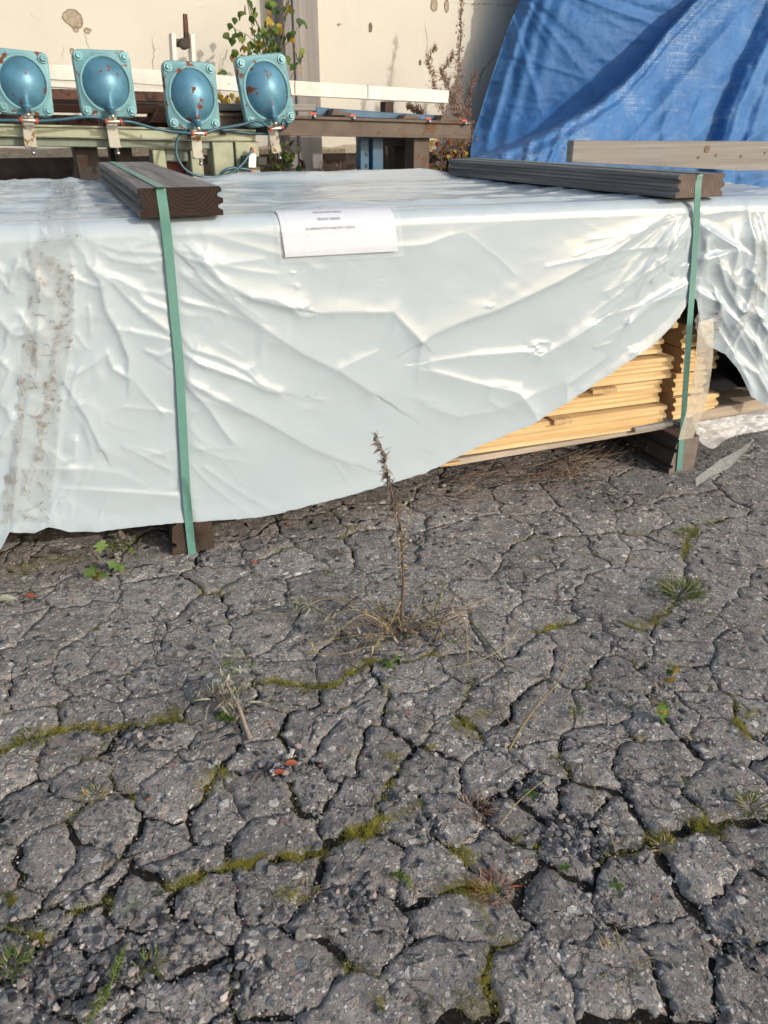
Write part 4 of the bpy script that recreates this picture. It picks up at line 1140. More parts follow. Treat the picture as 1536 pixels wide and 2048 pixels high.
# ================================================================== WALL
def wz(u, v, off=0.0): q = WL.at(u, v, off); return float(np.dot(q - WL.p, WL.a)), float(q[2])
def wbox(name, s0, s1, z0, z1, off, dep, mat, parent=None):
    V, Fc = prism_geo([WL.xyz(s0, off, z0), WL.xyz(s1, off, z0), WL.xyz(s1, off, z1), WL.xyz(s0, off, z1)], WL.n * dep)
    return mk(name, V, Fc, mat, parent, WL.frame(V[0]))
wall = wbox('plaster_wall', -7.5, 9.0, 0.0, 3.6, 0.0, 0.3, WALL)
tag(wall, 'long cream plastered wall with cracks and chipped patches at the back', 'wall')
zpl = wz(100, 313)[1]
wbox('plinth', -7.5, 9.0, 0.0, zpl, -0.035, 0.033, PLINTH, wall)
# ragged bare strip above the plinth
V = []; Fc = []; n = 220
for i in range(n):
    s = -4.0 + 7.5 * i / (n - 1); top = zpl + 0.035 + 0.030 * fbm(np.array([s * 5.0]), np.array([0.3]), 9, 4)[0]
    V += [WL.xyz(s, -0.036, zpl - .004), WL.xyz(s, -0.012, max(zpl + .006, top)), WL.xyz(s, 0.002, max(zpl + .008, top + .004))]
for i in range(n - 1):
    for k in (0, 1): Fc.append([i * 3 + k, (i + 1) * 3 + k, (i + 1) * 3 + k + 1, i * 3 + k + 1])
mk('bare_strip', V, Fc, RENDER, wall, WL.frame(V[0]))
def patch(u, v, r, ry, seed, mat=RENDER):
    """a chip in the plaster: a rough rim round a sunken floor"""
    n = 26; C0 = WL.at(u, v, 0); m = np.linalg.norm(WL.at(u + 1, v, 0) - C0); rr = random.Random(seed); V = [C0 - WL.n * .0015]; Fc = []
    for i in range(n):
        t = 2 * math.pi * i / n; q = 1 + 0.35 * fbm(np.array([math.cos(t) * 1.4 + seed * 5]), np.array([math.sin(t) * 1.4]), seed, 3)[0]
        d = WL.a * math.cos(t) * r * m * q + np.array([0, 0, 1]) * math.sin(t) * ry * m * q
        V.append(C0 + d * .93 - WL.n * .0025); V.append(C0 + d - WL.n * .006); V.append(C0 + d * 1.06 - WL.n * .0005)
    for i in range(n):
        j = (i + 1) % n; a, b = 1 + 3 * i, 1 + 3 * j
        Fc += [[0, a, b], [a, a + 1, b + 1, b], [a + 1, a + 2, b + 2, b + 1]]
    mk('plaster_chip', V, Fc, mat, wall, WL.frame(V[0]))
for i, q in enumerate([(146,36,18,17),(175,61,7,5),(145,103,4,6),(741,55,3,7),(868,8,6,10),(893,12,4,9),(840,125,2,4),(678,49,3,1.5),(152,58,5,6)]):
    patch(*q, i + 1, RENDER if i not in (3, 6) else CRACK)
def crack(pts, w, seed):
    P = []
    for (u0, v0), (u1, v1) in zip(pts[:-1], pts[1:]):
        n = max(2, int(math.hypot(u1 - u0, v1 - v0) / 5))
        P += [(u0 + (u1 - u0) * i / n, v0 + (v1 - v0) * i / n) for i in range(n)]
    P.append(pts[-1]); V = []; Fc = []; rr = random.Random(seed)
    for i, (u, v) in enumerate(P):
        k = w * rr.uniform(.4, 1.2) * min(1, 3 * min(i, len(P) - 1 - i) / len(P) + .25); du, dv = rr.uniform(-1.6, 1.6), rr.uniform(-1.2, 1.2)
        V += [WL.at(u + du - k, v + dv - k * .4, -.0015), WL.at(u + du + k, v + dv + k * .4, -.0015)]
    for i in range(len(P) - 1): Fc.append([2 * i, 2 * i + 1, 2 * i + 3, 2 * i + 2])
    mk('plaster_crack', V, Fc, CRACK, wall, WL.frame(V[0]))
crack([(168,62),(172,80),(182,100)], .5, 1); crack([(303,75),(308,100),(305,140)], .6, 2); crack([(268,88),(300,96),(330,98)], .35, 3)
crack([(905,4),(940,8),(985,8),(1000,12),(1032,10)], 1.4, 4); crack([(995,105),(975,130),(960,150),(955,190)], .9, 5); crack([(938,100),(955,118)], .5, 6)
crack([(128,92),(126,108),(122,118)], .4, 7); crack([(60,28),(75,40),(90,38)], .35, 8); crack([(380,10),(395,16),(415,14)], .35, 9); crack([(850,40),(856,90),(850,130)], .3, 10)
sp0 = wz(556, 150)[0]; sp1 = wz(622, 150)[0]
pil = wbox('pillar', sp0, sp1, 0.0, 3.5, -0.16, 0.155, PILLAR); tag(pil, 'grey weathered upright post against the cream wall behind the birch', 'post')
V, Fc = prism_geo([WL.xyz(sp0 + .055, -0.175, 0), WL.xyz(sp0 + .075, -0.175, 0), WL.xyz(sp0 + .075, -0.175, 3.5), WL.xyz(sp0 + .055, -0.175, 3.5)], WL.n * .0145)
mk('batten', V, Fc, PILLAR, pil, WL.frame(V[0]))

# ================================================================== MACHINE STAND
bench = empty('steel_stand', MC.at(420, 300), 'pale green welded steel stand carrying the four blue domes', 'machine stand', None, MC.frame(MC.at(420, 300)))
def mpart(name, pxs, off, dep, mat, parent=bench): return pp(name, pxs, MC, off, dep, mat, parent)
def down(u0, u1, v, off):
    """post outline: from pixel row v down to the ground, same world width"""
    a = MC.at(u0, v, off); b = MC.at(u1, v, off); return [a, b, np.array([b[0], b[1], 0.0]), np.array([a[0], a[1], 0.0])]
def post(name, u0, u1, v, off, dep, mat, parent, du=0):
    q = down(u0, u1, v, off); q = [q[3], q[2], q[1], q[0]]
    if du:
        for i in (0, 1): q[i] = q[i] + MC.a * du
    V, Fc = prism_geo(q, MC.n * dep); return mk(name, V, Fc, mat, parent, MC.frame(V[0]))
mpart('top_channel', [(-60,272),(512,283),(512,262),(-60,250)], 0.0, 0.14, GREEN)
mpart('channel_lip', [(-60,251),(512,263),(512,259),(-60,246)], -0.012, 0.05, GREEN)
mpart('lower_beam', [(-60,291),(466,299),(466,283.5),(-60,272.5)], 0.03, 0.09, GREEND)
post('leg', 304, 330, 299, 0.05, 0.08, GREEN, bench); post('leg', 380, 404, 299, 0.05, 0.08, GREEN, bench)
post('cabinet_panel', 424, 466, 284.5, 0.008, 0.10, GREEN, bench); post('cabinet_panel', 470, 517, 283.5, 0.004, 0.12, GREEN, bench)
mpart('cross_plate', [(331,322),(379,323),(379,299),(331,298)], 0.07, 0.012, GREEND)
mpart('red_box', [(331,362),(372,362),(372,324),(331,323)], 0.16, 0.12, REDD)
post('brown_leg', 147, 194, 292, 0.10, 0.10, DARKST, bench, .03); post('brown_leg', 232, 263, 294, 0.16, 0.06, DARKST, bench)
pu = MC.at(447, 264, -.013)
V, Fc = lathe_geo([(.012, 0), (.012, .008), (.006, .012)], pu, -MC.n, 12); mk('plug', V, Fc, BLACKP, bench, Matrix.Translation(Vector(pu)))
# beams lying behind the domes
def lay(name, pxs, off, dep, mat, label, cat='beam', grp=None):
    o = pp(name, pxs, MC, off, dep, mat); return tag(o, label, cat, grp)
lay('steel_beam', [(60,199),(335,204),(335,184),(60,176)], 0.42, 0.12, RUST, 'rust red steel beam right below the white rail behind the left domes')
lay('steel_beam', [(60,208),(470,217),(470,207),(60,199.5)], 0.34, 0.16, DARKST, 'thin dark steel flat bar behind the left domes')
lay('timber_beam', [(90,224),(330,228),(330,212),(90,207)], 0.26, 0.12, RUSTW, 'orange brown timber behind the two left domes', 'timber')
lay('timber_beam', [(300,246),(500,250),(500,218),(318,216)], 0.20, 0.18, RUSTW, 'short reddish timber block behind the two right domes', 'timber')
lay('steel_beam', [(-60,249),(420,258),(420,236),(-60,226)], 0.24, 0.10, RUST, 'dark rusty beam resting on the green stand under the left domes')
lay('board', [(418,222),(632,222),(632,209),(418,206)], 0.16, 0.14, W_GREY, 'thin grey brown board end right of the fourth dome', 'board')
conv = empty('roller_conveyor', MC.at(700, 260, .1), 'brown steel roller conveyor running right from behind the domes', 'conveyor', None, MC.frame(MC.at(700, 260, .1)))
mpart('side_channel', [(392,266),(942,276),(942,244),(392,226)], 0.10, 0.05, BROWNST, conv)
mpart('channel_lip', [(392,231),(942,249),(942,243),(392,224)], 0.085, 0.075, BROWNST, conv)
mpart('lower_flange', [(392,268),(942,278),(942,271),(392,262)], 0.08, 0.08, BROWNST, conv)
mpart('belt', [(632,232),(900,242),(900,234),(632,214)], 0.28, 0.05, BLUEP, conv)
mpart('back_channel', [(632,223),(905,236),(905,232),(632,217)], 0.42, 0.05, BLUEP, conv)
for u0, v0, u1, v1 in [(662,218,704,229),(806,229,842,236),(880,230,925,240)]:
    V, Fc = prism_geo([MC.at(u0, v1 + 2, .2), MC.at(u1, v1 + 2, .2), MC.at(u1, v1 - 3, .2), MC.at(u0 + 6, v0, .2)], MC.n * .12); mk('paddle', V, Fc, BROWNST, conv, MC.frame(V[0]))
for u, v in [(628,233),(707,237),(858,243),(930,247)]:
    p = MC.at(u, v, .085); V, Fc = lathe_geo([(.010, 0), (.010, .008), (.006, .014), (.002, .016)], p, -MC.n, 10)
    b = mk('roller_bolt', V, Fc, STEEL, conv, Matrix.Translation(Vector(p)), True)
    p = MC.at(u - 2, v - 6, .083); V, Fc = box_geo(p, (MC.a, MC.n, (0, 0, 1)), .016, .004, .0045); mk('red_clip', V, Fc, REDP, b, MC.frame(p))
post('brown_post', 828, 860, 276, 0.12, 0.10, BROWNST, conv); post('dark_post', 789, 826, 276, 0.30, 0.08, DARKST, conv)
post('blue_post', 720, 738, 272, 0.22, 0.05, BLUEP, conv); post('blue_post', 745, 767, 272, 0.20, 0.06, BLUEP, conv)
mpart('blue_rung', [(738,326),(745,326),(745,312),(738,312)], 0.23, 0.03, BLUEP, conv)
mpart('bracket_plate', [(764,292),(826,296),(826,276),(764,274)], 0.26, 0.02, DARKST, conv)
rail = empty('white_rail', MC.at(700, 190, .5), 'long white painted metal rail running level behind the domes', 'rail', None, MC.frame(MC.at(700, 190, .5)))
def rp(name, pxs, off, dep, mat): return pp(name, pxs, MC, off, dep, mat, rail)
rp('rail_bar', [(-60,153),(250,165),(590,190.5),(897,207),(899,181),(590,161.5),(250,135),(-60,122)], 0.50, 0.06, WHITEP)
rp('rail_flange', [(60,172),(330,187),(330,178),(60,162)], 0.51, 0.05, WHITEP)
rp('rail_seam', [(589.2,189),(590.6,189),(590.6,163),(589.2,163)], 0.4985, 0.004, DARKST); rp('rail_seam', [(735.5,197),(736.7,197),(736.7,170),(735.5,170)], 0.4985, 0.004, DARKST)
q = down(770, 788, 203, .52); V, Fc = prism_geo([q[3], q[2], q[1], q[0]], MC.n * .06); mk('rail_post', V, Fc, DARKST, rail, MC.frame(V[0]))
q = down(200, 214, 172, .52); V, Fc = prism_geo([q[3], q[2], q[1], q[0]], MC.n * .06); mk('rail_post', V, Fc, DARKST, rail, MC.frame(V[0]))
fk = empty('lever_fork', MC.at(367, 130, .45), 'rusty white fork bracket with an upright lever above the third dome', 'bracket', None, MC.frame(MC.at(367, 130, .45)))
def fp(name, pxs, off, dep, mat): return pp(name, pxs, MC, off, dep, mat, fk)
fp('fork_arm', [(346,150),(356,150),(352,66),(342,66)], 0.45, 0.05, WHITEP); fp('fork_arm', [(385,152),(394,152),(390,67),(380,67)], 0.45, 0.05, WHITEP)
fp('pivot_block', [(353,93),(384,95),(382,78),(352,77)], 0.455, 0.035, BROWNST)
fp('lever', [(369,88),(380,92),(375,28),(367,27)], 0.438, 0.016, RUST)
p = MC.at(367, 88, .45); V, Fc = lathe_geo([(.020, -.02), (.026, 0), (.026, .012), (.016, .016)], p, -MC.n, 12); mk('pivot', V, Fc, DARKST, fk, Matrix.Translation(Vector(p)))

# ---- the four blue domes
def dome_unit(uv, wpx, hpx, ang, label, seed, tee=1):
    off = -0.03
    C0 = MC.at(uv[0], uv[1], off); k = np.linalg.norm(MC.at(uv[0] + 1, uv[1], off) - C0)
    W, H = wpx * k * 0.5 * .97, hpx * k * 0.5 * 1.0
    X = np.array(MC.a); N = -np.array(MC.n); Z = np.array([0, 0, 1.0])
    ca, sa = math.cos(math.radians(ang)), math.sin(math.radians(ang))
    X, Z = X * ca + Z * sa, Z * ca - X * sa
    # lean the plate back a little
    tl = math.radians(5); Z, N = Z * math.cos(tl) - N * math.sin(tl), N * math.cos(tl) + Z * math.sin(tl)
    fr = Matrix((Vector(X), Vector(-N), Vector(Z))).transposed().to_4x4(); fr.translation = Vector(C0)
    root = empty('dome_housing', C0, label, 'steel housing', 'blue domed housings in a row on the green stand', fr)
    def L(x, y, z): return C0 + X * x + N * y + Z * z          # y = towards the viewer
    # rounded square plate with a turned-back rim
    rc = W * .26; ring = []
    for i in range(72):
        t = 2 * math.pi * i / 72; c, q = math.cos(t), math.sin(t)
        lo, hi = 0.0, 2.0 * max(W, H)
        for _ in range(30):            # distance to the rounded square along this direction
            m_ = (lo + hi) / 2; ax, az = abs(c * m_) - (W - rc), abs(q * m_) - (H - rc)
            inside = math.hypot(max(ax, 0), max(az, 0)) <= rc
            lo, hi = (m_, hi) if inside else (lo, m_)
        ring.append((c * lo, q * lo))
    n = len(ring); Rd = W * .875; V = []; Fc = []
    prof = [(1.0, -.030), (1.0, -.004), (.985, .003), (.95, .006)]
    for sc, y in prof:
        for x, z in ring: V.append(L(x * sc, y, z * sc))
    # blend from the square to the raised ring
    ths = [math.atan2(z, x) for x, z in ring]
    for rr, y in ((1.06, .006), (1.02, .013), (.97, .016), (.93, .013), (.90, .004)):
        for t in ths: V.append(L(Rd * rr * math.cos(t), y, Rd * rr * math.sin(t) * H / W * .97))
    m = len(V) // n
    for j in range(m - 1):
        for i in range(n): Fc.append([j * n + i, j * n + (i + 1) % n, (j + 1) * n + (i + 1) % n, (j + 1) * n + i])
    fl = mk('flange', V, Fc, TEAL, root, fr, True)
    # dome with a pear-shaped run down to the outlet
    V = []; Fc = []; nr, na = 22, 56
    for j in range(nr + 1):
        q = j / nr
        for i in range(na):
            t = 2 * math.pi * i / na; x = math.cos(t) * q; z = math.sin(t) * q
            y = .080 * max(0, 1 - q ** 2.0) ** .75
            low = float(sstep(-0.05, -0.85, np.array(z)))
            sp = .066 * low * math.exp(-(x / .20) ** 2) * (1 if q < .999 else .75)
            y = (y ** 3 + sp ** 3) ** (1 / 3) if y > 0 or sp > 0 else 0
            V.append(L(x * Rd * .925, .004 + y * W / .15, z * Rd * .925 * H / W * .97))
    for j in range(nr):
        for i in range(na): Fc.append([j * na + i, j * na + (i + 1) % na, (j + 1) * na + (i + 1) % na, (j + 1) * na + i])
    mk('dome', V, [f[::-1] for f in Fc], TEALD, root, fr, True)
    for sx in (-1, 1):
        for sz in (-1, 1):
            p = L(sx * W * .80, .006, sz * H * .80)
            V, Fc = lathe_geo([(.0195, 0), (.0195, .004), (.018, .005), (.0135, .005)], p, N, 18)
            b = MB(); b.add(V, Fc)
            V, Fc = lathe_geo([(.0125, .005), (.0125, .013), (.0105, .0155), (.006, .0155), (.006, .0125), (.001, .0125)], p, N, 6); b.add(V, Fc)
            b.build('bolt', TEALB, root, fr)
    # outlet neck and tee
    zb_ = -Rd * .88 * H / W
    p0 = L(0, .050, zb_ + .006); p1 = L(0, .052, zb_ - .030)
    b = MB(); V, Fc = lathe_geo([(.017, 0), (.019, .006), (.014, .010), (.0135, .030)], p0, -Z, 14); b.add(V, Fc); b.build('neck', TEALD, root, fr, True)
    V, Fc = lathe_geo([(.008, 0), (.0095, .004), (.0095, .012), (.007, .014), (.007, .030)], L(0, .052, zb_ - .022), -Z, 12)
    fit = MB(); fit.add(V, Fc); tz_ = zb_ - .050
    V, Fc = lathe_geo([(.0075, -.026), (.0085, -.022), (.0085, .022), (.0075, .026)], L(0, .052, tz_), X, 12); fit.add(V, Fc)
    f = fit.build('tee_fitting', BRASS, root, fr, True)
    for sx in (-1, 1):
        V, Fc = lathe_geo([(.0095, 0), (.0105, .002), (.0105, .007), (.008, .009)], L(sx * .026, .052, tz_), X * sx, 12); mk('collar', V, Fc, REDP, f, fr, True)
    # bracket and its bolt
    V, Fc = prism_geo([L(-.024, .0, -H - .115), L(.024, .0, -H - .115), L(.024, .0, -H + .03), L(-.024, .0, -H + .03)], -N * .008)
    mk('bracket', V, Fc, BRKT, root, fr)
    V, Fc = prism_geo([L(-.024, .016, -H - .119), L(.024, .016, -H - .119), L(.024, .016, -H - .113), L(-.024, .016, -H - .113)], -N * .03); mk('bracket_foot', V, Fc, BRKT, root, fr)
    V, Fc = lathe_geo([(.006, 0), (.006, .016), (.0095, .017), (.0095, .026), (.004, .029)], L(.006, .010, -H - .119), -Z, 8); mk('bracket_bolt', V, Fc, STEEL, root, fr, True)
    # arm that carries the plate on the stand
    V, Fc = box_geo(L(0, -.075, -H * .8), (X, N, Z), .03, .044, .05); mk('back_arm', V, Fc, BROWNST, root, fr)
    return L(0, .052, tz_)
TEALB = m_paint('bolt_paint', (0.13, 0.30, 0.34), (0.2, 0.08, 0.04), 0.64, 0.35, 0.2, 60)
BRKT = m_paint('bracket_paint', (0.36, 0.35, 0.29), (0.26, 0.13, 0.035), 0.56, 0.5, 0.0, 26)
T1 = dome_unit((46,166), 116, 126, -4, 'leftmost blue green dome housing, cut by the photo edge, tilted clockwise', 1)
T2 = dome_unit((211,168), 117, 124, 0, 'second blue dome from the left, with a rust spot at its centre', 2)
T3 = dome_unit((384,192), 108, 121, -1, 'lowest set blue dome, below the fork bracket and lever', 3)
T4 = dome_unit((532,181), 104, 121, 6, 'rightmost blue dome, tilted anticlockwise, nearest the birch', 4)
def hose(pts, r, label, n=70):
    V, Fc = tube_geo(smooth_path(pts, n), r, 8); o = mk('air_hose', V, Fc, HOSE, None, Matrix.Translation(Vector(V[0])), True); return tag(o, label, 'hose')
h = lambda u, v, o: MC.at(u, v, o)
x = MC.a * .03
hose([h(-70, 240, -.09), T1 - x], .0062, 'short blue air hose entering the leftmost dome fitting from the left edge', 10)
hose([T1 + x, h(80,242,-.09), h(125,239,-.09), h(170,234,-.09), h(200,236,-.085), T2 - x], .0062, 'blue air hose sagging between the first and second domes')
hose([T2 + x, h(262,244,-.085), h(305,256,-.09), h(345,263,-.09), T3 - x], .0062, 'blue air hose running from the second dome down to the third dome')
hose([T3 + x, h(430,259,-.085), h(480,250,-.085), h(515,242,-.085), T4 - x], .0062, 'blue air hose rising from the third dome to the fourth dome')
hose([T4 + x, h(566,240,-.085), h(575,248,-.07), h(566,259,-.05), h(545,266,-.03), h(505,267,-.02), h(450,260,-.02), h(415,255,-.03)], .0062, 'dark hose looping back from the fourth dome behind the stand')
hose([h(372,262,-.06), h(358,272,-.07), h(352,295,-.075), h(356,318,-.08), h(372,340,-.085), h(395,351,-.085), h(425,354,-.08), h(455,350,-.075), h(478,335,-.07), h(494,316,-.06), h(504,299,-.05)], .0062, 'long blue hose hanging in a loop below the third dome to the valve')
hose([h(440,360,-.05), h(441,350,-.06), h(452,340,-.065), h(472,336,-.06), h(500,340,-.055)], .0070, 'short bright blue hose joining the valve from below')
vb = empty('air_valve', MC.at(503, 320, -.03), 'small silver and black air valve on the pale green panel', 'valve', None, MC.frame(MC.at(503, 320, -.03)))
V, Fc = prism_geo([h(496,336,-.055), h(513,337,-.055), h(514,306,-.055), h(497,305,-.055)], MC.n * .03); mk('valve_body', V, Fc, STEEL, vb, MC.frame(V[0]))
for a in ((484,329,497,312), (514,331,535,313)):
    V, Fc = prism_geo([h(a[0],a[1],-.045), h(a[2],a[1]+1,-.045), h(a[2],a[3],-.045), h(a[0],a[3],-.045)], MC.n * .022); mk('valve_cap', V, Fc, BLACKP, vb, MC.frame(V[0]))
for (u, v, m) in ((504, 298, REDP), (502, 341, REDP)):
    V, Fc = lathe_geo([(.009, 0), (.010, .006), (.008, .02)], h(u, v + (6 if v < 310 else 0), -.04), (0, 0, 1 if v < 310 else -1), 10); mk('fitting', V, Fc, m, vb, MC.frame(V[0]), True)

# ================================================================== BLUE COVER
def blue_cover():
    nu, nv = 390, 230
    U = np.linspace(0, 1, nu); Vr = np.linspace(0, 1, nv)
    UU, VV = np.meshgrid(U, Vr)
    v = -90 + VV * 560
    left = np.interp(v, [-90, 0, 60, 150, 270, 318, 345, 430, 470], [1046, 1040, 1015, 985, 946, 940, 905, 880, 870]) + 1.5 * fbm(v / 60, v * 0, 5, 2)
    u = left + UU * (2200 - left)
    fold = np.interp(u, [860, 930, 990, 1085, 1180, 1250, 1300, 1340, 1395, 1440, 1700], [322, 318, 309, 268, 214, 160, 105, 55, 0, -40, -250])
    d = v - fold + 9 * fbm(u / 70, v / 70, 77, 3)
    off = np.zeros_like(u)
    # upper panel: sags back, creased from its top-left corner
    off += 0.35 * (1 - np.clip((u - left) / 420, 0, 1)) * (1 - sstep(-60, 60, d)) + 0.10 * np.exp(-((u - left) / 60.0)) + 0.05 * np.sin(np.clip((u - left) / 330, 0, 1) * math.pi) * -1
    ang = np.arctan2(v + 60, u - 1000)
    off += -0.014 * np.maximum(0, 1 - np.abs(3.2 * fbm(ang * 5.0, np.hypot(u - 1000, v + 60) / 900, 51, 2))) * (d < 0)
    off += -0.007 * np.maximum(0, 1 - np.abs(3.0 * fbm(u / 190 + v / 500, v / 48 - u / 260, 53, 3))) * (d < 30)
    for c, w, hgt in ((24, 8, .022), (52, 11, .018), (84, 16, .014)):
        off -= hgt * np.exp(-((u - left - c - (v / 300) * c * .35) / w) ** 2) * (d < 0)
    # front layer below the taut edge comes forward
    front = sstep(-7, 4, d)
    off -= front * (0.07 + 0.32 * (1 - np.clip((u - 900) / 600, 0, 1)) + 0.22 * sstep(0, 360, v) + 0.10 * sstep(0, 250, d))
    off -= 0.032 * np.exp(-((d - 8) / 9.0) ** 2) + 0.022 * np.exp(-((d - 34) / 8.0) ** 2) * front
    # pleat running down at the right
    pl = u - np.interp(v, [-90, 0, 60, 150, 230, 300, 420], [1580, 1536, 1512, 1472, 1440, 1420, 1400])
    off -= 0.13 * sstep(-10, 22, pl) * sstep(-120, 200, v)
    off -= 0.045 * np.exp(-((pl - 36) / 12.0) ** 2) + 0.035 * np.exp(-((pl - 75) / 15.0) ** 2) + 0.03 * np.exp(-((pl + 70) / 40.0) ** 2) * front
    # fan of pulls in the front layer
    ang2 = np.arctan2(v - 560, u - 1000)
    off -= front * 0.026 * np.maximum(0, 1 - np.abs(3.0 * fbm(ang2 * 9, np.hypot(u - 1000, v - 560) / 700, 57, 2)))
    off -= front * 0.011 * np.maximum(0, 1 - np.abs(2.6 * fbm(u / 60 + v / 180, v / 110 - u / 120, 59, 3)))
    off -= 0.005 * np.maximum(0, 0.55 - np.abs(fbm(u / 38 + v / 70, v / 30, 61, 3)) * 1.6)
    off -= 0.004 * fbm(u / 16, v / 16, 62, 3)
    Q = np.array([BT.at(a, b, c) for a, b, c in zip(u.ravel(), v.ravel(), off.ravel())])
    Q[:, 2] = np.maximum(Q[:, 2], 0.03)
    Fc = []
    a = (np.arange(nv - 1)[:, None] * nu + np.arange(nu - 1)[None, :]).ravel()
    Fc = np.stack([a + nu, a + nu + 1, a + 1, a], 1).tolist()
    # closing side that goes back to the wall on the left
    b = len(Q); side = Q.reshape(nv, nu, 3)[:, 0]; extra = CAM + (side - CAM) * 1.085 + np.array([0.10, 0, 0]); Q = np.concatenate([Q, extra])
    for j in range(nv - 1): Fc.append([j * nu, b + j, b + j + 1, (j + 1) * nu][::-1])
    o = mk('blue_cover', Q, Fc, BLUE, None, BT.frame(Q[0]), True)
    w = np.exp(-np.abs(d - 6) / 16.0) * 1.0 + front * 0.55 * np.exp(-np.abs(d - 60) / 70.0) + front * .25 + np.exp(-np.abs(pl) / 12) * .7
    w = np.concatenate([np.clip(w, 0, 1).ravel(), np.zeros(nv)])
    o.data.attributes.new('wear', 'FLOAT', 'POINT').data.foreach_set('value', w.astype(np.float32))
    return tag(o, 'huge faded blue tarpaulin draped in folds over a heap by the wall', 'tarpaulin')
blue_cover()
# grey board on edge in front of the blue cover
GB = toward(1400, 310, 4.05, 20)
gb = pp('grey_board', [(1143,325),(1480,341),(2000,341),(2000,287),(1480,282.5),(1147,281)], GB, 0.0, 0.045, W_GREY)
tag(gb, 'long grey weathered board with knots standing on edge before the blue tarpaulin', 'board')
KN = m_rings('knot', (0.10, 0.06, 0.035), (0.28, 0.20, 0.13), 0, 0, 1500)
for u, v, r in [(1414,298,5.5),(1397,315,2.5),(1432,311,2.5),(1482,313,2.5),(1530,306,2)]:
    p = GB.at(u, v, -.0005); k = np.linalg.norm(GB.at(u + 1, v) - GB.at(u, v)) * r
    V, Fc = lathe_geo([(k, 0), (k, .0012), (k * .8, .0018), (k * .2, .0012)], p, -GB.n, 14); fr = xframe(p, GB.n); mk('knot', V, Fc, KN, gb, fr, True)
q = [GB.at(1160, 326, 0.01), GB.at(1960, 341, 0.01)]
V, Fc = prism_geo([np.array([q[0][0], q[0][1], 0]), np.array([q[1][0], q[1][1], 0]), q[1] * [1, 1, 0] + [0, 0, q[1][2] - .06], q[0] * [1, 1, 0] + [0, 0, q[0][2] - .02]], GB.n * .2)

# ================================================================== PLANTS
def leaf_geo(L, W, bend=0.3, fold=0.25, n=4, tip=1.0):
    """leaf along +x from the origin, in the xy plane, z up"""
    V = []; Fc = []
    for i in range(n + 1):
        t = i / n; w = W * (math.sin(math.pi * min(1, t ** 0.75 * .97 + .03)) ** tip) * .5; x = L * t; z = -bend * L * t * t
        V += [(x, -w, z + fold * w), (x, 0, z), (x, w, z + fold * w)]
    for i in range(n):
        a = 3 * i; Fc += [[a, a + 3, a + 4, a + 1], [a + 1, a + 4, a + 5, a + 2]]
    return np.array(V), Fc
def dir_frame(d, roll=0.0):
    d = np.array(d, float); d /= np.linalg.norm(d); up = np.array([0, 0, 1.0])
    if abs(d[2]) > .97: up = np.array([0, 1.0, 0])
    y = np.cross(up, d); y /= np.linalg.norm(y); z = np.cross(d, y); R = np.stack([d, y, z], 1)
    c, s = math.cos(roll), math.sin(roll); return R @ np.array([[1, 0, 0], [0, c, -s], [0, s, c]])
class Leaves:
    def __init__(self): self.V = []; self.F = []; self.T = []; self.n = 0
    def add(self, p, d, L, W, bend=.3, fold=.25, roll=None, n=3, tone=None):
        V, Fc = leaf_geo(L, W, bend, fold, n); R = dir_frame(d, random.uniform(-1, 1) if roll is None else roll)
        V = V @ R.T + np.array(p); self.V.append(V); self.F += [[i + self.n for i in f] for f in Fc]; self.n += len(V)
        self.T += [random.random() if tone is None else tone] * len(V)
    def build(self, name, mat, parent, kind='stuff'):
        if not self.V: return None
        V = np.concatenate(self.V); fr = Matrix.Translation(Vector(V[0])) if parent is None else _wm(parent)
        o = mk(name, V, self.F, mat, parent, fr, True)
        o.data.attributes.new('tone', 'FLOAT', 'POINT').data.foreach_set('value', np.array(self.T, np.float32) * .9)
        if kind: o['kind'] = kind
        return o
def rnd3(s=1.0): return np.array([random.gauss(0, s) for _ in range(3)])
def upright(u0, v0, z=0.0, tilt=0.0):
    """vertical plane facing the camera through the ground point of a pixel"""
    p = ground(u0, v0, z); ang = math.atan2(p[1], p[0]) - math.pi / 2; return Plane(p, ang)
def stems(t, r0, r1, mat, root, name='stem', n=14, sides=5):
    V, Fc = tube_geo(t, np.linspace(r0, r1, len(t)), sides); return mk(name, V, Fc, mat, root, _wm(root), True)

# ---- tall dry mugwort in the middle
pl_ = upright(805, 1265); k0 = 1.0
root = empty('mugwort', pl_.p, 'tall dry mugwort stalk with a drooping dark top in the middle of the cracked asphalt', 'weed')
main = smooth_path([pl_.at(*q) for q in [(805,1268),(803,1220),(806,1160),(803,1090),(796,1030),(783,985),(775,950),(768,915),(762,892),(755,878),(748,873)]], 60)
stems(main, .0042, .0012, STEM, root)
lf = Leaves(); lp = Leaves()
for i, p in enumerate(main):
    t = i / 59
    if t > .50:
        for _ in range(random.choice([6, 9, 13]) if t > .62 else random.choice([2, 4, 7])):
            d = rnd3(1) + np.array([-.3, 0, -1.0 if random.random() < .6 else .7]); lf.add(p, d, random.uniform(.012, .032) * (1.1 - .3 * t), random.uniform(.003, .0055), random.uniform(-.3, .9), .5)
    elif t > .05:
        for _ in range(3):
            d = rnd3(1) + np.array([0, 0, .2]); (lp if random.random() < .5 else lf).add(p, d, random.uniform(.008, .022), random.uniform(.003, .006), random.uniform(.2, 1), .5)
for _ in range(16):
    p = main[random.randint(26, 40)]; lp.add(p, rnd3(1) + np.array([0, 0, .8]), random.uniform(.016, .026), .006, .4, .5)
for _ in range(70):
    a = random.uniform(0, 6.28); r = abs(random.gauss(0, .045)); p = pl_.p + np.array([r * math.cos(a) * 1.5, r * math.sin(a), .004 + random.uniform(0, .035)]); (lf if random.random() < .6 else lp).add(p, rnd3(1), random.uniform(.012, .03), random.uniform(.004, .008), .8, .5)
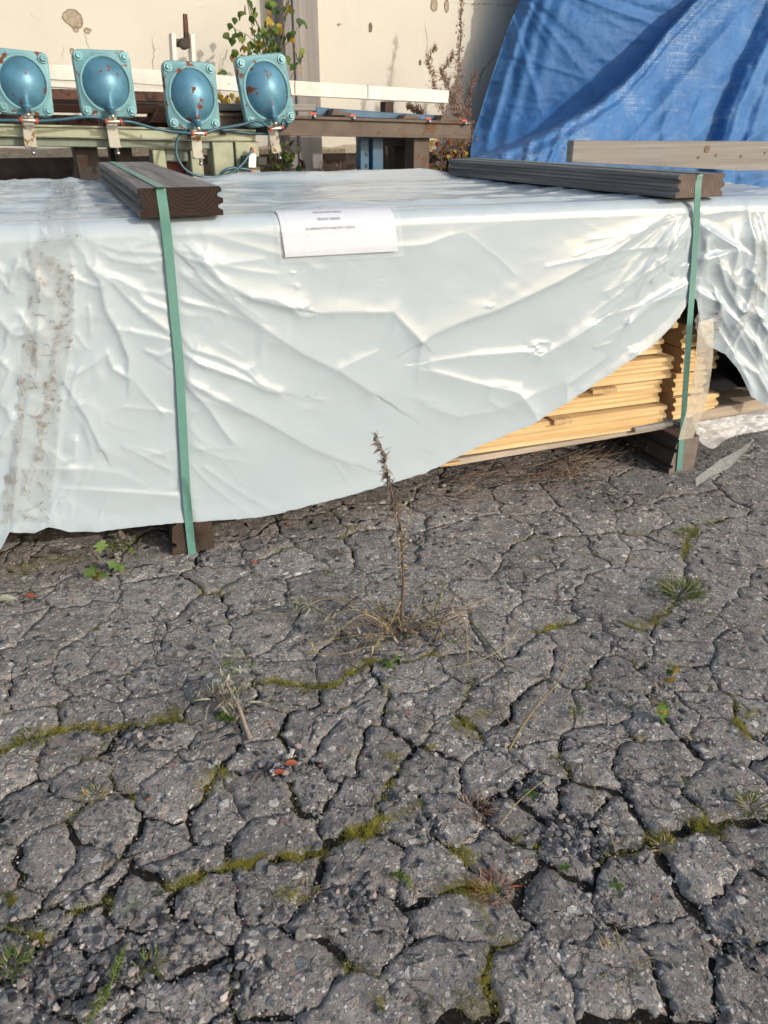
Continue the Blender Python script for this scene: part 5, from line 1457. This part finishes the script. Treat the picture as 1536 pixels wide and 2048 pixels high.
for k in range(34):        # tangle of dry stalk pieces round the foot
    a = random.uniform(0, 6.28); q = pl_.p + np.array([math.cos(a) * .05, math.sin(a) * .03, .006]) * random.random(); L = random.uniform(.05, .24)
    e = q + np.array([math.cos(a) * L * 1.25, math.sin(a) * L * .8, random.uniform(.0, .07)]); m_ = (q + e) / 2 + np.array([0, 0, random.uniform(.01, .06)]) + rnd3(.012)
    V, Fc = tube_geo(smooth_path([q, m_, e], 12), np.linspace(.0016, .0007, 12), 4); mk('dry_stalk', V, Fc, random.choice([STRAW, STRAW, STEM, LEAFD]), root, _wm(root), True)
    for _ in range(3): (lf if random.random() < .6 else lp).add(q + (e - q) * random.random() + np.array([0, 0, .01]), rnd3(1), random.uniform(.01, .026), .006, .8, .5)
def single_leaves(p, n, L, W, mat, root, zf=.2):
    for _ in range(n):
        g = Leaves(); g.add(p, rnd3(1) * [1, 1, zf], L, W, .2, .15); g.build('base_leaf', mat, root, None)
lf.build('dry_leaf', LEAFD, root); lp.build('pale_leaf', STRAW, root)
for q in [(778,1325,.022),(795,1318,.020),(812,1278,.018)]: single_leaves(ground(q[0], q[1], .012), 4, q[2], q[2] * .6, LEAFG, root)
# side stem lying to the left with curled leaves, and dry broken stems
sd = smooth_path([ground(760,1285,.01), ground(700,1262,.03), ground(660,1235,.05), ground(625,1215,.055), ground(590,1205,.05)], 30)
root2 = empty('mugwort', sd[0], 'dry side shoot lying left of the tall stalk, with curled pale leaves', 'weed')
stems(sd, .0030, .0012, STEM, root2)
lf = Leaves()
for i, p in enumerate(sd):
    for _ in range(3 if i > 12 else 1): lf.add(p, rnd3(1) + np.array([-.4, -.3, -.2]), random.uniform(.012, .030), random.uniform(.004, .009), .8, .6)
for _ in range(26): lf.add(sd[-1 - random.randint(0, 6)] + rnd3(.006), rnd3(1) + np.array([-.8, -.2, 0]), random.uniform(.014, .028), .005, .5, .5)
lf.build('curled_leaf', LEAFS, root2)
root3 = empty('mugwort', ground(880, 1290), 'short dark broken stem leaning right of the tall stalk', 'weed')
t_ = upright(870, 1285)
stems(smooth_path([t_.at(868,1285), t_.at(885,1240), t_.at(905,1200), t_.at(912,1178)], 14), .0026, .0012, STEM, root3)
stems(smooth_path([t_.at(880,1250), t_.at(925,1232), t_.at(960,1250)], 10), .0014, .0007, STEM, root3, 'twig')
lf = Leaves()
for _ in range(45): lf.add(t_.at(random.uniform(860, 930), random.uniform(1225, 1290)), rnd3(1), random.uniform(.01, .022), .005, .8, .5)
lf.build('dry_leaf', LEAFD, root3)
# ---- fine straws lying around
def straw(pts, r, mat, label, seeds=0, cat='grass stalk', grp=None, name='grass_stalk'):
    P = smooth_path([ground(u, v, z) for u, v, z in pts], 40)
    ro = empty(name, P[0], label, cat, grp); stems(P, r * 1.5, r * .8, mat, ro)
    if seeds:
        lv = Leaves()
        for i in range(40 - seeds, 40):
            for _ in range(2): lv.add(P[i], P[min(i + 1, 39)] - P[i - 1] + rnd3(.002), random.uniform(.006, .012), .002, .1, .3)
        lv.build('seed', mat, ro)
straw([(930,1265,.01),(900,1285,.05),(870,1230,.07),(880,1190,.09),(895,1160,.11)], .0011, GRASSG, 'green grass blade rising right of the tall stalk')
straw([(830,1180,.06),(855,1165,.09),(885,1162,.10),(880,1200,.06),(872,1245,.02)], .0011, GRASSG, 'bent green grass blade arching beside the tall stalk')
straw([(940,1240,.02),(980,1290,.01),(1010,1330,.006),(1018,1380,.006)], .0014, GRASSG, 'long green grass blades pointing to the lower right')
straw([(935,1330,.006),(935,1290,.03),(930,1250,.05),(910,1220,.06),(845,1190,.05),(820,1175,.05)], .0010, STRAW, 'orange dry straw bent double right of the tall stalk')
straw([(610,1305,.006),(680,1308,.008),(730,1295,.012),(770,1290,.015)], .0010, STRAW, 'thin straw lying left of the stalk foot near the crack')
straw([(500,1215,.01),(540,1228,.015),(600,1222,.02),(640,1200,.03),(700,1200,.04),(745,1208,.045),(790,1230,.04)], .0010, STRAW, 'long yellow straw running left with a forked tip')
straw([(520,1215,.014),(600,1195,.04),(680,1200,.05),(720,1215,.05),(770,1235,.04),(800,1240,.03)], .0009, STRAW, 'second yellow straw arching left of the stalk')
straw([(625,1145,.006),(648,1175,.02),(650,1190,.025),(680,1200,.03),(720,1205,.03)], .0007, STRAW, 'hair thin pale straw curling up left of the stalk')
straw([(805,1195,.10),(780,1250,.06),(765,1270,.03),(755,1295,.02),(800,1325,.006)], .0008, STRAW, 'pale looping tendril at the stalk foot')
straw([(790,985,.20),(815,985,.22),(822,1015,.20),(815,1050,.16),(808,1090,.12)], .0008, STRAW, 'thin tendril looping off the upper part of the stalk')
straw([(1040,1255,.02),(1000,1300,.014),(930,1330,.01),(880,1335,.006)], .0009, STRAW, 'straw lying along the mossy crack right of the stalk')
straw([(820,1230,.05),(870,1245,.04),(925,1225,.03),(985,1195,.02),(1050,1235,.006)], .0008, STRAW, 'fine straw reaching right from the stalk')
straw([(1018,1500,.006),(1040,1460,.02),(1075,1410,.05),(1115,1365,.08),(1140,1310,.11)], .0016, STRAW, 'single pale grass stalk with seed heads leaning right', 22)
straw([(1000,1385,.006),(1010,1430,.006),(1045,1480,.006)], .0007, STRAW, 'faint straw lying beside the pale grass stalk')
straw([(1180,1530,.008),(1195,1600,.02),(1215,1650,.03),(1230,1695,.006)], .0008, STRAW, 'thin reddish straw across the slabs at lower right')
straw([(1000,1650,.006),(1040,1600,.012),(1090,1560,.01),(1110,1555,.006)], .0008, STRAW, 'small curved straw near the clover seedling')
# ---- broken-off stem with silvery leaves, left
pl_ = upright(430, 1420)
root = empty('mugwort', pl_.p, 'broken mugwort stub with silvery withered leaves at left', 'weed')
t1 = smooth_path([ground(500,1478,.006), ground(490,1450,.022), ground(480,1420,.045), ground(468,1395,.06), ground(452,1365,.09)], 24)
stems(t1, .0062, .0030, LEAFD, root); 
lf = Leaves(); lg = Leaves()
for _ in range(85):
    p = ground(random.gauss(455, 22), random.gauss(1368, 26), random.uniform(.03, .10)); lf.add(p, rnd3(1) + np.array([0, 0, -.3]), random.uniform(.014, .034), random.uniform(.003, .006), .7, .5)
for _ in range(40):
    p = ground(random.gauss(458, 14), random.gauss(1330, 12), .10); lg.add(p, rnd3(.8) + np.array([0, .1, 1]), random.uniform(.01, .022), .0028, .4, .4)
lf.build('silver_leaf', LEAFS, root); lg.build('tip_leaf', GRASSG, root)
ld = Leaves()
for _ in range(70):
    p = ground(random.gauss(445, 20), random.gauss(1395, 18), random.uniform(.005, .05)); ld.add(p, rnd3(1), random.uniform(.01, .022), .005, .8, .6)
ld.build('withered_leaf', LEAFD, root)
single_leaves(ground(448, 1435, .012), 4, .028, .022, LEAFG, root, .3)
# ---- green leafy plant at the hem on the left: lobed leaves, each its own
def lobed(name, p, d, L, mat, parent, roll=0.0):
    V = [(0, 0, 0)]; Fc = []; out = []
    for t, w in [(0.05, .05), (.2, .10), (.28, .30), (.40, .26), (.45, .15), (.55, .40), (.66, .38), (.68, .2), (.8, .28), (.9, .2), (.93, .1), (1.0, .02)]: out.append((t, w))
    pts = [(t * L, w * L, .05 * L * math.sin(t * 9)) for t, w in out] + [(t * L, -w * L, -.05 * L * math.sin(t * 7)) for t, w in out[::-1]]
    mid = [(t * L, 0, -.04 * L) for t, w in out]
    R = dir_frame(d, roll); n = len(out)
    allv = np.array([(a, b, c) for a, b, c in pts[:n]] + [(x, 0, -.03 * L) for x, _, _ in pts[:n]] + [(a, b, c) for a, b, c in pts[n:][::-1]])
    for i in range(n - 1): Fc += [[i, i + 1, n + i + 1, n + i], [n + i, n + i + 1, 2 * n + i + 1, 2 * n + i]]
    W = allv @ R.T + np.array(p); o = mk(name, W, Fc, mat, parent, _wm(parent) if parent else None, True)
    o.data.attributes.new('tone', 'FLOAT', 'POINT').data.foreach_set('value', np.full(len(W), random.random() * .9, np.float32)); return o
up = upright(205, 1150, 0)
root = empty('leafy_weed', up.p, 'green lobed leaf weed with one yellow leaf in front of the wrap hem', 'plant')
c0 = up.at(198, 1118)
stems(smooth_path([ground(205,1098,.02), ground(200,1105,.05), c0], 8), .0015, .001, GRASSG, root)
for (du, dv, L, m) in [(-30,-15,.055,LEAFS),(5,-22,.050,LEAFL),(28,10,.058,LEAFL),(-8,14,.055,LEAFL),(-5,34,.060,LEAFY),(12,40,.055,LEAFL)]:
    q = up.at(198 + du * .5, 1118 + dv * .5); e = up.at(198 + du * 1.6, 1118 + dv * 1.6); lobed('lobed_leaf', q, e - q + np.array([0, -.012, .004]), L * 1.0, m, root, random.uniform(-.6, .6))
up = upright(240, 1085, 0)
root = empty('leafy_weed', ground(240, 1085), 'small green and brown sprig touching the hem of the wrap', 'plant')
stems(smooth_path([ground(238,1090,.0), up.at(236,1070), up.at(238,1056), up.at(245,1050)], 10), .0016, .001, STEM, root)
for (u, v, e0, e1, L, m) in [(240,1056,258,1050,.048,LEAFL),(236,1054,216,1052,.030,LEAFR),(238,1058,252,1072,.034,LEAFD),(246,1052,240,1044,.03,LEAFY)]:
    q = up.at(u, v); lobed('lobed_leaf', q, up.at(e0, e1) - q + np.array([0, -.02, 0]), L, m, root, random.uniform(-.5, .5))
lg = Leaves()
for _ in range(90): lg.add(ground(random.gauss(245, 18), random.gauss(1092, 10), random.uniform(.002, .035)), rnd3(1) + np.array([0, 0, .5]), random.uniform(.008, .018), .006, .4, .2)
lg.build('tiny_leaf', GRASSG, root)
# ---- seedling at the right edge with a bending stem
up = upright(1320, 1440)
root = empty('leafy_weed', up.p, 'thin green seedling with yellowing top leaves at the right', 'plant')
stems(smooth_path([ground(1300,1420,.0), up.at(1310,1405), up.at(1325,1370), up.at(1345,1340)], 12), .0013, .0008, STEM, root)
for (u, v, e0, e1, L, m) in [(1325,1400,1325,1440,.045,LEAFG),(1318,1420,1330,1450,.038,LEAFG),(1312,1390,1300,1420,.03,LEAFD),(1340,1345,1365,1330,.026,LEAFY),(1335,1350,1340,1328,.022,LEAFG),(1330,1360,1362,1352,.024,LEAFY),(1320,1375,1305,1360,.022,LEAFD),(1310,1410,1335,1425,.03,LEAFY)]:
    q = up.at(u, v); lobed('leaf', q, up.at(e0, e1) - q + np.array([0, -.01, 0]), L, m, root, random.uniform(-.6, .6))
# ---- grass tufts
def tuft(u, v, n, h, spread, label, mats=(GRASSG, STRAW), grp='grass tufts in the cracks'):
    p0 = ground(u, v); root = empty('grass_tuft', p0, label, 'grass tuft', grp)
    a, b = Leaves(), Leaves()
    for _ in range(n):
        an = random.uniform(0, 6.28); r = spread * math.sqrt(random.random()); p = p0 + np.array([r * math.cos(an), r * math.sin(an), 0])
        d = np.array([math.cos(an) * .7, math.sin(an) * .7, random.uniform(.5, 1.6)]) + rnd3(.25)
        (a if random.random() < .8 else b).add(p, d, h * random.uniform(.5, 1.15), .0022, random.uniform(.2, 1.0), .3, None, 4)
    a.build('green_blade', mats[0], root); b.build('dry_blade', mats[1], root)
tuft(1362, 1188, 230, .055, .038, 'biggest green grass tuft, on the mossy crack at the right')
tuft(1375, 1072, 90, .026, .030, 'flat green tuft near the scratch marks at right')
tuft(25, 1930, 80, .024, .018, 'yellow green tuft at the lower left edge')
tuft(187, 1592, 60, .018, .018, 'small bright yellow green tuft in a crack at left', (STRAW, GRASSG))
tuft(60, 1480, 70, .022, .030, 'low tuft on the thick moss strip at the left edge')
tuft(1500, 1612, 60, .028, .020, 'small tuft at the right edge above the lower moss patch')
tuft(605, 1785, 70, .018, .020, 'yellowish tuft beside grey stones at bottom centre left', (STRAW, GRASSG))
tuft(1152, 1425, 40, .014, .012, 'tiny green tuft in the slab at right of centre')
tuft(1325, 1690, 60, .016, .018, 'pale green tuft on the lower right moss patch', (STRAW, GRASSG))
tuft(660, 1150, 30, .014, .012, 'little tuft under the wrap hem left of the stalk')
tuft(1245, 1925, 60, .024, .035, 'dry straw wisp on the slab at bottom right', (STRAW, STRAW))
tuft(300, 1930, 40, .018, .018, 'small tuft between pebbles at bottom left')
# fern-like sprigs
def fern(pts, L, label):
    P = smooth_path([ground(u, v, z) for u, v, z in pts], 26); root = empty('yarrow_leaf', P[0], label, 'plant'); stems(P, .0011, .0005, GRASSG, root); lv = Leaves()
    for i in range(5, 26):
        d = P[min(i + 1, 25)] - P[i - 1]; d /= np.linalg.norm(d); s = np.cross(d, [0, 0, 1]); k = math.sin(math.pi * (i / 26) ** .8)
        for sg in (-1, 1):
            for q in range(2): lv.add(P[i], s * sg + d * .6 + rnd3(.2), L * k * random.uniform(.7, 1.1), .0022, .3, .3)
    lv.build('leaflet', GRASSG, root)
fern([(220,1975,.006),(235,1930,.03),(250,1890,.045)], .012, 'feathery yarrow leaf at the bottom left')
fern([(768,1750,.006),(795,1748,.018),(815,1758,.02),(825,1780,.006)], .011, 'feathery yarrow leaf arching at the bottom centre')
fern([(225,1960,.008),(200,2000,.02),(175,2048,.02)], .013, 'second feathery yarrow leaf at the very bottom left')
# rosettes of small round leaves
def rosette(u, v, n, L, mat, label, z=.01):
    p = ground(u, v, z); root = empty('seedling', p, label, 'plant'); 
    V, Fc = tube_geo([ground(u, v, 0), p], .001, 5); mk('stem', V, Fc, GRASSG, root, _wm(root))
    for i in range(n):
        a = 6.28 * i / n + random.uniform(-.3, .3); lv = Leaves(); lv.add(p, (math.cos(a), math.sin(a), .25), L * random.uniform(.8, 1.15), L * .55, .2, .15, 0); lv.build('leaf', mat, root, None)
rosette(1060, 1588, 5, .017, LEAFG, 'light green clover seedling at the right of centre')
rosette(265, 1808, 3, .022, LEAFS, 'pale two leaved seedling at the lower left')
tuft(945, 1618, 120, .020, .030, 'dark reddish withered tuft at bottom centre', (STEMR, LEAFD))
rosette(1232, 1770, 4, .016, LEAFG, 'small green seedling below the black hollow at lower right')
rosette(1130, 1735, 5, .013, LEAFG, 'tiny clustered seedling in the lower right crack')
tuft(985, 1778, 120, .018, .032, 'reddish brown withered tuft at the bottom right of centre', (STEMR, LEAFR))
# fallen leaves
def fallen(u, v, L, mat, label, rot=None):
    p = ground(u, v, .010); lv = Leaves(); a = random.uniform(0, 6.28) if rot is None else rot; lv.add(p, (math.cos(a), math.sin(a), .12), L, L * .5, .25, .5, 0.2, 5)
    o = lv.build('fallen_leaf', mat, None, None); tag(o, label, 'leaf', 'fallen leaves on the asphalt')
fallen(570, 1530, .028, LEAFR, 'orange fallen leaf by the pebbles at left of centre', .3)
fallen(548, 1548, .024, LEAFR, 'brown orange fallen leaf just below another one')
fallen(50, 1192, .030, LEAFR, 'orange red fallen leaf at the left edge', 0)
fallen(-5, 1200, .05, LEAFS, 'greenish fallen leaf cut by the left edge', .2)
fallen(525, 1545, .03, LEAFD, 'dark curled dead leaf among pebbles at left of centre')
fallen(1040, 1342, .022, LEAFD, 'beige dead leaf below the stalk at right')
fallen(690, 1330, .03, LEAFD, 'pale dead leaf left of the stalk foot')
fallen(1295, 270, .09, LEAFD, 'x') if False else None
# ---- dry brush under the pack
root = empty('dry_brush', ground(1000, 950), 'tangle of dead twigs under the bare pine boards', 'brush')
for i in range(46):
    u = random.uniform(850, 1180); v = 985 - (u - 850) * .20 + random.gauss(0, 16); L = random.uniform(60, 200); a = random.uniform(-1.6, .9)
    P = smooth_path([ground(u, v, random.uniform(.0, .03)), ground(u + L * .5, v - L * .5 * .17 + random.gauss(0, 8), random.uniform(.01, .05)), ground(u + L, v - L * .17 + L * a * .25, random.uniform(.0, .06))], 10)
    V, Fc = tube_geo(P, np.linspace(random.uniform(.0010, .0022), .0006, 10), 4); mk('twig', V, Fc, STEM if random.random() < .7 else STEMR, root, _wm(root), True)
lv = Leaves()
for _ in range(420): lv.add(ground(random.uniform(830, 1240), random.gauss(945, 22), random.uniform(0, .03)), rnd3(1), random.uniform(.006, .02), .004, .5, .4)
for cx, cy in ((1280, 880), (1150, 930), (1125, 945)):
    for _ in range(110): lv.add(ground(random.gauss(cx, 9), random.gauss(cy, 9), random.uniform(.02, .08)), rnd3(1), random.uniform(.006, .014), .004, .5, .4)
lv.build('litter', STEM, root)
# ---- moss in the cracks
def moss():
    lv = Leaves()
    pts = []
    for x, y, m in MOSSLINE:
        dens = m * (0.04 + 1.8 * float(sstep(-.12, .30, fbm(np.array([x * 9]), np.array([y * 9]), 81, 3)[0])))
        for _ in range(int(38 * dens + random.random())): pts.append((x + random.gauss(0, .0065), y + random.gauss(0, .0065), 1))
    blobs = [(40,1490,.05,.016,200),(90,1470,.05,.012,160),(20,1498,.04,.016,160),(330,1432,.06,.013,260),(345,1420,.02,.02,160),(280,1450,.04,.010,120),(570,1378,.09,.010,320),(640,1370,.04,.010,140),(800,1505,.022,.012,120),(940,1440,.03,.016,190),(960,1420,.018,.012,80),
      (1090,1265,.05,.012,160),(1260,1252,.04,.014,160),(1310,1235,.04,.016,140),(1420,1645,.045,.022,320),(1330,1690,.04,.016,180),(730,1668,.05,.016,240),(600,1700,.05,.014,220),(500,1730,.04,.014,160),(370,1775,.05,.014,220),(920,1690,.03,.016,190),(920,1780,.05,.026,340),(905,1790,.03,.02,160),(1500,1420,.03,.02,170),(1490,1460,.02,.02,120),
      (60,1870,.03,.018,170),(5,1790,.02,.016,90),(400,1570,.03,.016,180),(450,1560,.03,.010,100),(610,1785,.04,.012,170),(745,2030,.02,.02,120),(900,2035,.05,.014,170),(460,1180,.05,.022,170),(130,1120,.09,.018,190),(60,1130,.06,.016,150),(1270,1478,.014,.01,50),(700,1062,.05,.01,110),(830,1080,.05,.012,80),(1530,1040,.03,.015,100),(1440,1228,.02,.012,50),(1370,1070,.05,.02,120),(1535,1235,.02,.02,60),(560,1105,.03,.02,80),(40,1140,.06,.02,120)]
    for u, v, rx, ry, n in blobs:
        p = ground(u, v)
        for _ in range(int(n * 2.2)): pts.append((p[0] + random.gauss(0, rx * .45), p[1] + random.gauss(0, ry * .6), 1.2))
    for _ in range(300):
        q = G[random.randrange(len(G))]
        for _ in range(random.choice([8, 16, 30, 60])): pts.append((q[0] + random.gauss(0, .011), q[1] + random.gauss(0, .006), 1))
    P = np.array(pts); W = P[:, :2]
    base = len(MOSSLINE)
    Wp = warp(W); z = relief(Wp[:, 0], Wp[:, 1])
    T = []
    for (x, y), zz in zip(Wp, z):
        t = min(1, max(0, .45 + fbm(np.array([x * 20]), np.array([y * 20]), 83, 2)[0] + random.uniform(-.2, .2)))
        for _ in range(2):
            d = rnd3(.55) + np.array([0, 0, .8]); lv.add((x + random.gauss(0, .002), y + random.gauss(0, .002), zz - .004 + random.uniform(0, .006)), d, random.uniform(.005, .0105), .0045, .4, .3, None, 1, t)
    o = lv.build('moss', MOSS, None); return o
moss()
# ---- birch by the post
BP = Plane(WL.p - WL.n * 0.42, WL.ang)
root = empty('birch_sapling', BP.at(575, 352), 'young birch with green and yellow leaves before the grey post', 'tree')
def bstem(pts, r0, r1, name='branch'):
    P = smooth_path([BP.at(u, v, o) for u, v, o in pts], 22); stems(P, r0, r1, STEM, root, name); return P
base = BP.at(560, 352, 0); gb_ = np.array([base[0], base[1], 0.0])
P = smooth_path([gb_, base, BP.at(552,250,.0), BP.at(545,170,.02), BP.at(535,110,.0), BP.at(520,60,-.02), BP.at(498,10,0), BP.at(492,-40,0)], 40); stems(P, .009, .003, STEM, root, 'trunk')
br_ = [bstem([(545,170,.02),(520,120,-.03),(510,80,-.04),(500,30,-.02),(490,-20,0)], .004, .002), bstem([(540,140,0),(505,80,-.05),(478,62,-.05),(466,55,-.04)], .003, .001), bstem([(545,160,0),(560,100,-.05),(570,50,-.06),(575,0,-.05)], .004, .002), bstem([(548,190,0),(510,125,-.04),(480,110,-.04),(462,112,-.04)], .003, .001),
       bstem([(550,200,0),(585,150,-.1),(600,125,-.1),(612,120,-.1)], .003, .001), bstem([(540,120,0),(580,80,-.1),(598,50,-.1),(605,40,-.1)], .003, .001), bstem([(550,230,0),(500,180,-.05),(470,170,-.05),(440,150,-.05)], .003, .001)]
LM = []
for mat in (LEAFG, LEAFY, GRASSG):
    for L in (.050, .040):
        V = []; Fc = []
        pr = [(0, .02), (.12, .30), (.28, .46), (.45, .42), (.65, .26), (.85, .09), (1.0, .0)]
        for t, w in pr: V += [(t * L, -w * L * .95, .02 * L), (t * L, 0, -.05 * L - .12 * L * t * t), (t * L, w * L * .95, .02 * L)]
        for i in range(len(pr) - 1):
            a = 3 * i; Fc += [[a, a + 3, a + 4, a + 1], [a + 1, a + 4, a + 5, a + 2]]
        me = bpy.data.meshes.new('leaf'); me.from_pydata(V, [], Fc); me.materials.append(mat); me.polygons.foreach_set('use_smooth', [True] * len(Fc)); me.update(); LM.append(me)
def birch_leaf(p, yellow=False):
    me = random.choice(LM[2:4] if yellow else LM[0:2] + LM[4:5])
    o = bpy.data.objects.new('leaf', me)
    d = np.array([random.gauss(0, .45), random.gauss(-.25, .4), -1.0]); R = dir_frame(d, random.uniform(-1.2, 1.2))
    fr = Matrix(R.tolist()).to_4x4(); fr.translation = Vector(p); link(o, root, fr)
for (u, v, y) in [(470,40,0),(476,30,0),(490,15,0),(497,5,0),(485,28,0),(462,52,0),(468,60,0),(473,72,0),(480,70,0),(465,80,0),(492,74,0),(502,88,0),(507,84,0),(515,92,0),(520,60,0),(530,62,0),(534,48,0),(540,40,1),(544,44,1),(546,70,0),(550,56,0),(557,52,1),(560,62,1),(553,68,0),(545,85,0),(538,95,0),(536,100,1),(530,105,0),(542,106,0),(533,10,0),(548,8,0),(545,20,0),(556,26,0),(575,8,0),(580,16,1),(578,70,0),(586,66,0),(582,80,1),(598,42,0),(603,45,0),(592,116,0),(600,112,0),(606,116,0),(596,130,0),(605,140,1),(590,135,0),(468,110,0),(475,108,0),(482,114,1),(495,116,1),(498,120,1),(462,114,0),(448,145,0),(440,148,0),(525,88,0),(510,20,0),(560,90,0),(572,30,0),(550,100,0),(566,75,0)]:
    birch_leaf(BP.at(u, v - 6, random.uniform(-.12, .02)), y)
for _ in range(46): birch_leaf(BP.at(random.gauss(530, 34), random.gauss(60, 40), random.uniform(-.12, .02)), random.random() < .3)
for _ in range(26): birch_leaf(BP.at(random.gauss(462, 22), random.gauss(192, 8), random.uniform(-.1, .1)), random.random() < .75)
# leafy growth low behind the stand and the conveyor
def bush(name, u0, u1, v0, v1, n, off, mats, label, L=.05, lm=None):
    pb = BP.at((u0 + u1) / 2, v1, off); root_ = empty(name, (pb[0], pb[1], 0), label, 'bush')
    for i in range(6):
        a = BP.at(random.uniform(u0, u1), v0, off); b = np.array([a[0] + random.gauss(0, .05), a[1], 0.0]); V, Fc = tube_geo(smooth_path([b, (a + b) / 2 + rnd3(.03), a], 10), np.linspace(.005, .002, 10), 5); mk('stem', V, Fc, STEMR, root_, _wm(root_), True)
    sets = [Leaves() for _ in mats]
    for _ in range(n):
        p = BP.at(random.uniform(u0, u1), random.uniform(v0, v1 + 60), off + random.uniform(-.12, .12)); random.choice(sets).add(p, rnd3(1) + np.array([0, -.3, -.6]), L * random.uniform(.6, 1.2), L * .6, .3, .2)
    for s_, m in zip(sets, mats): s_.build('foliage', m, root_)
bush('shrub', 535, 605, 285, 350, 95, -.25, [LEAFG, LEAFG, GRASSG, LEAFD], 'low green bush between the stand and the grey post', .06)
bush('shrub', 862, 935, 268, 360, 150, .0, [LEAFY, LEAFD, LEAFR], 'yellow and rust leaved bush behind the end of the conveyor', .05)
bush('shrub', 640, 720, 322, 362, 90, .1, [LEAFD, STEMR, LEAFD], 'brown dead undergrowth against the wall below the conveyor', .035)
bush('shrub', 772, 800, 285, 350, 40, .1, [LEAFD, STEMR], 'withered brush behind the blue posts', .04)
# tall dry weeds at the wall
def dryweed(paths, label, twn, ru):
    base_ = BP.at(*paths[0][0][:2], 0); root_ = empty('dry_weed', (base_[0], base_[1], 0), label, 'weed', None); lv = Leaves()
    for pts in paths:
        P = smooth_path([BP.at(u, v, o) for u, v, o in pts], 40); stems(P, .0045, .0015, STEMR, root_)
        if pts is paths[0]:
            g = P[0]; V, Fc = tube_geo([np.array([g[0], g[1], 0.0]), g], .0035, 5); mk('stem', V, Fc, STEMR, root_, _wm(root_))
        tw = MB()
        for i in range(6, 40):
            for _ in range(twn):
                d = rnd3(1) + np.array([0, 0, .7]); d /= np.linalg.norm(d); L = ru * (1.15 - i / 44) * random.uniform(.4, 1.2)
                q = P[i] + d * L * .5 + np.array([0, 0, .01]); e = P[i] + d * L + np.array([0, 0, .02]); V, Fc = tube_geo([P[i], q, e], [.0016, .0013, .0009], 3, False); tw.add(V, Fc)
                for k in range(5): lv.add(P[i] + d * L * random.uniform(.2, 1), rnd3(1), .014, .007, .3, .3)
        t_ = tw.build('twigs', STEMR, root_, _wm(root_)); t_['kind'] = 'stuff'
    lv.build('husk', STEMR, root_)
dryweed([[(918,330,0),(922,250,0),(916,160,0),(920,90,-.03),(923,20,0),(924,-5,0)]], 'tallest red brown dried weed spike reaching to the top of the wall', 4, .085)
dryweed([[(905,330,0),(890,240,-.05),(868,170,-.05),(858,120,0),(872,95,0)]], 'shorter red brown dried weed left of the tallest spike', 4, .10)
dryweed([[(930,330,0),(905,200,-.05),(885,150,0),(905,115,0)]], 'bushy dried weed crossing in front of the tallest spike', 5, .11)
dryweed([[(945,320,.1),(936,250,.1),(940,190,.1),(950,150,.1)]], 'small dried weed next to the blue tarpaulin edge', 3, .08)
dryweed([[(850,240,.2),(835,225,.2),(815,215,.2)]], 'low dried sprig above the conveyor end', 3, .07)
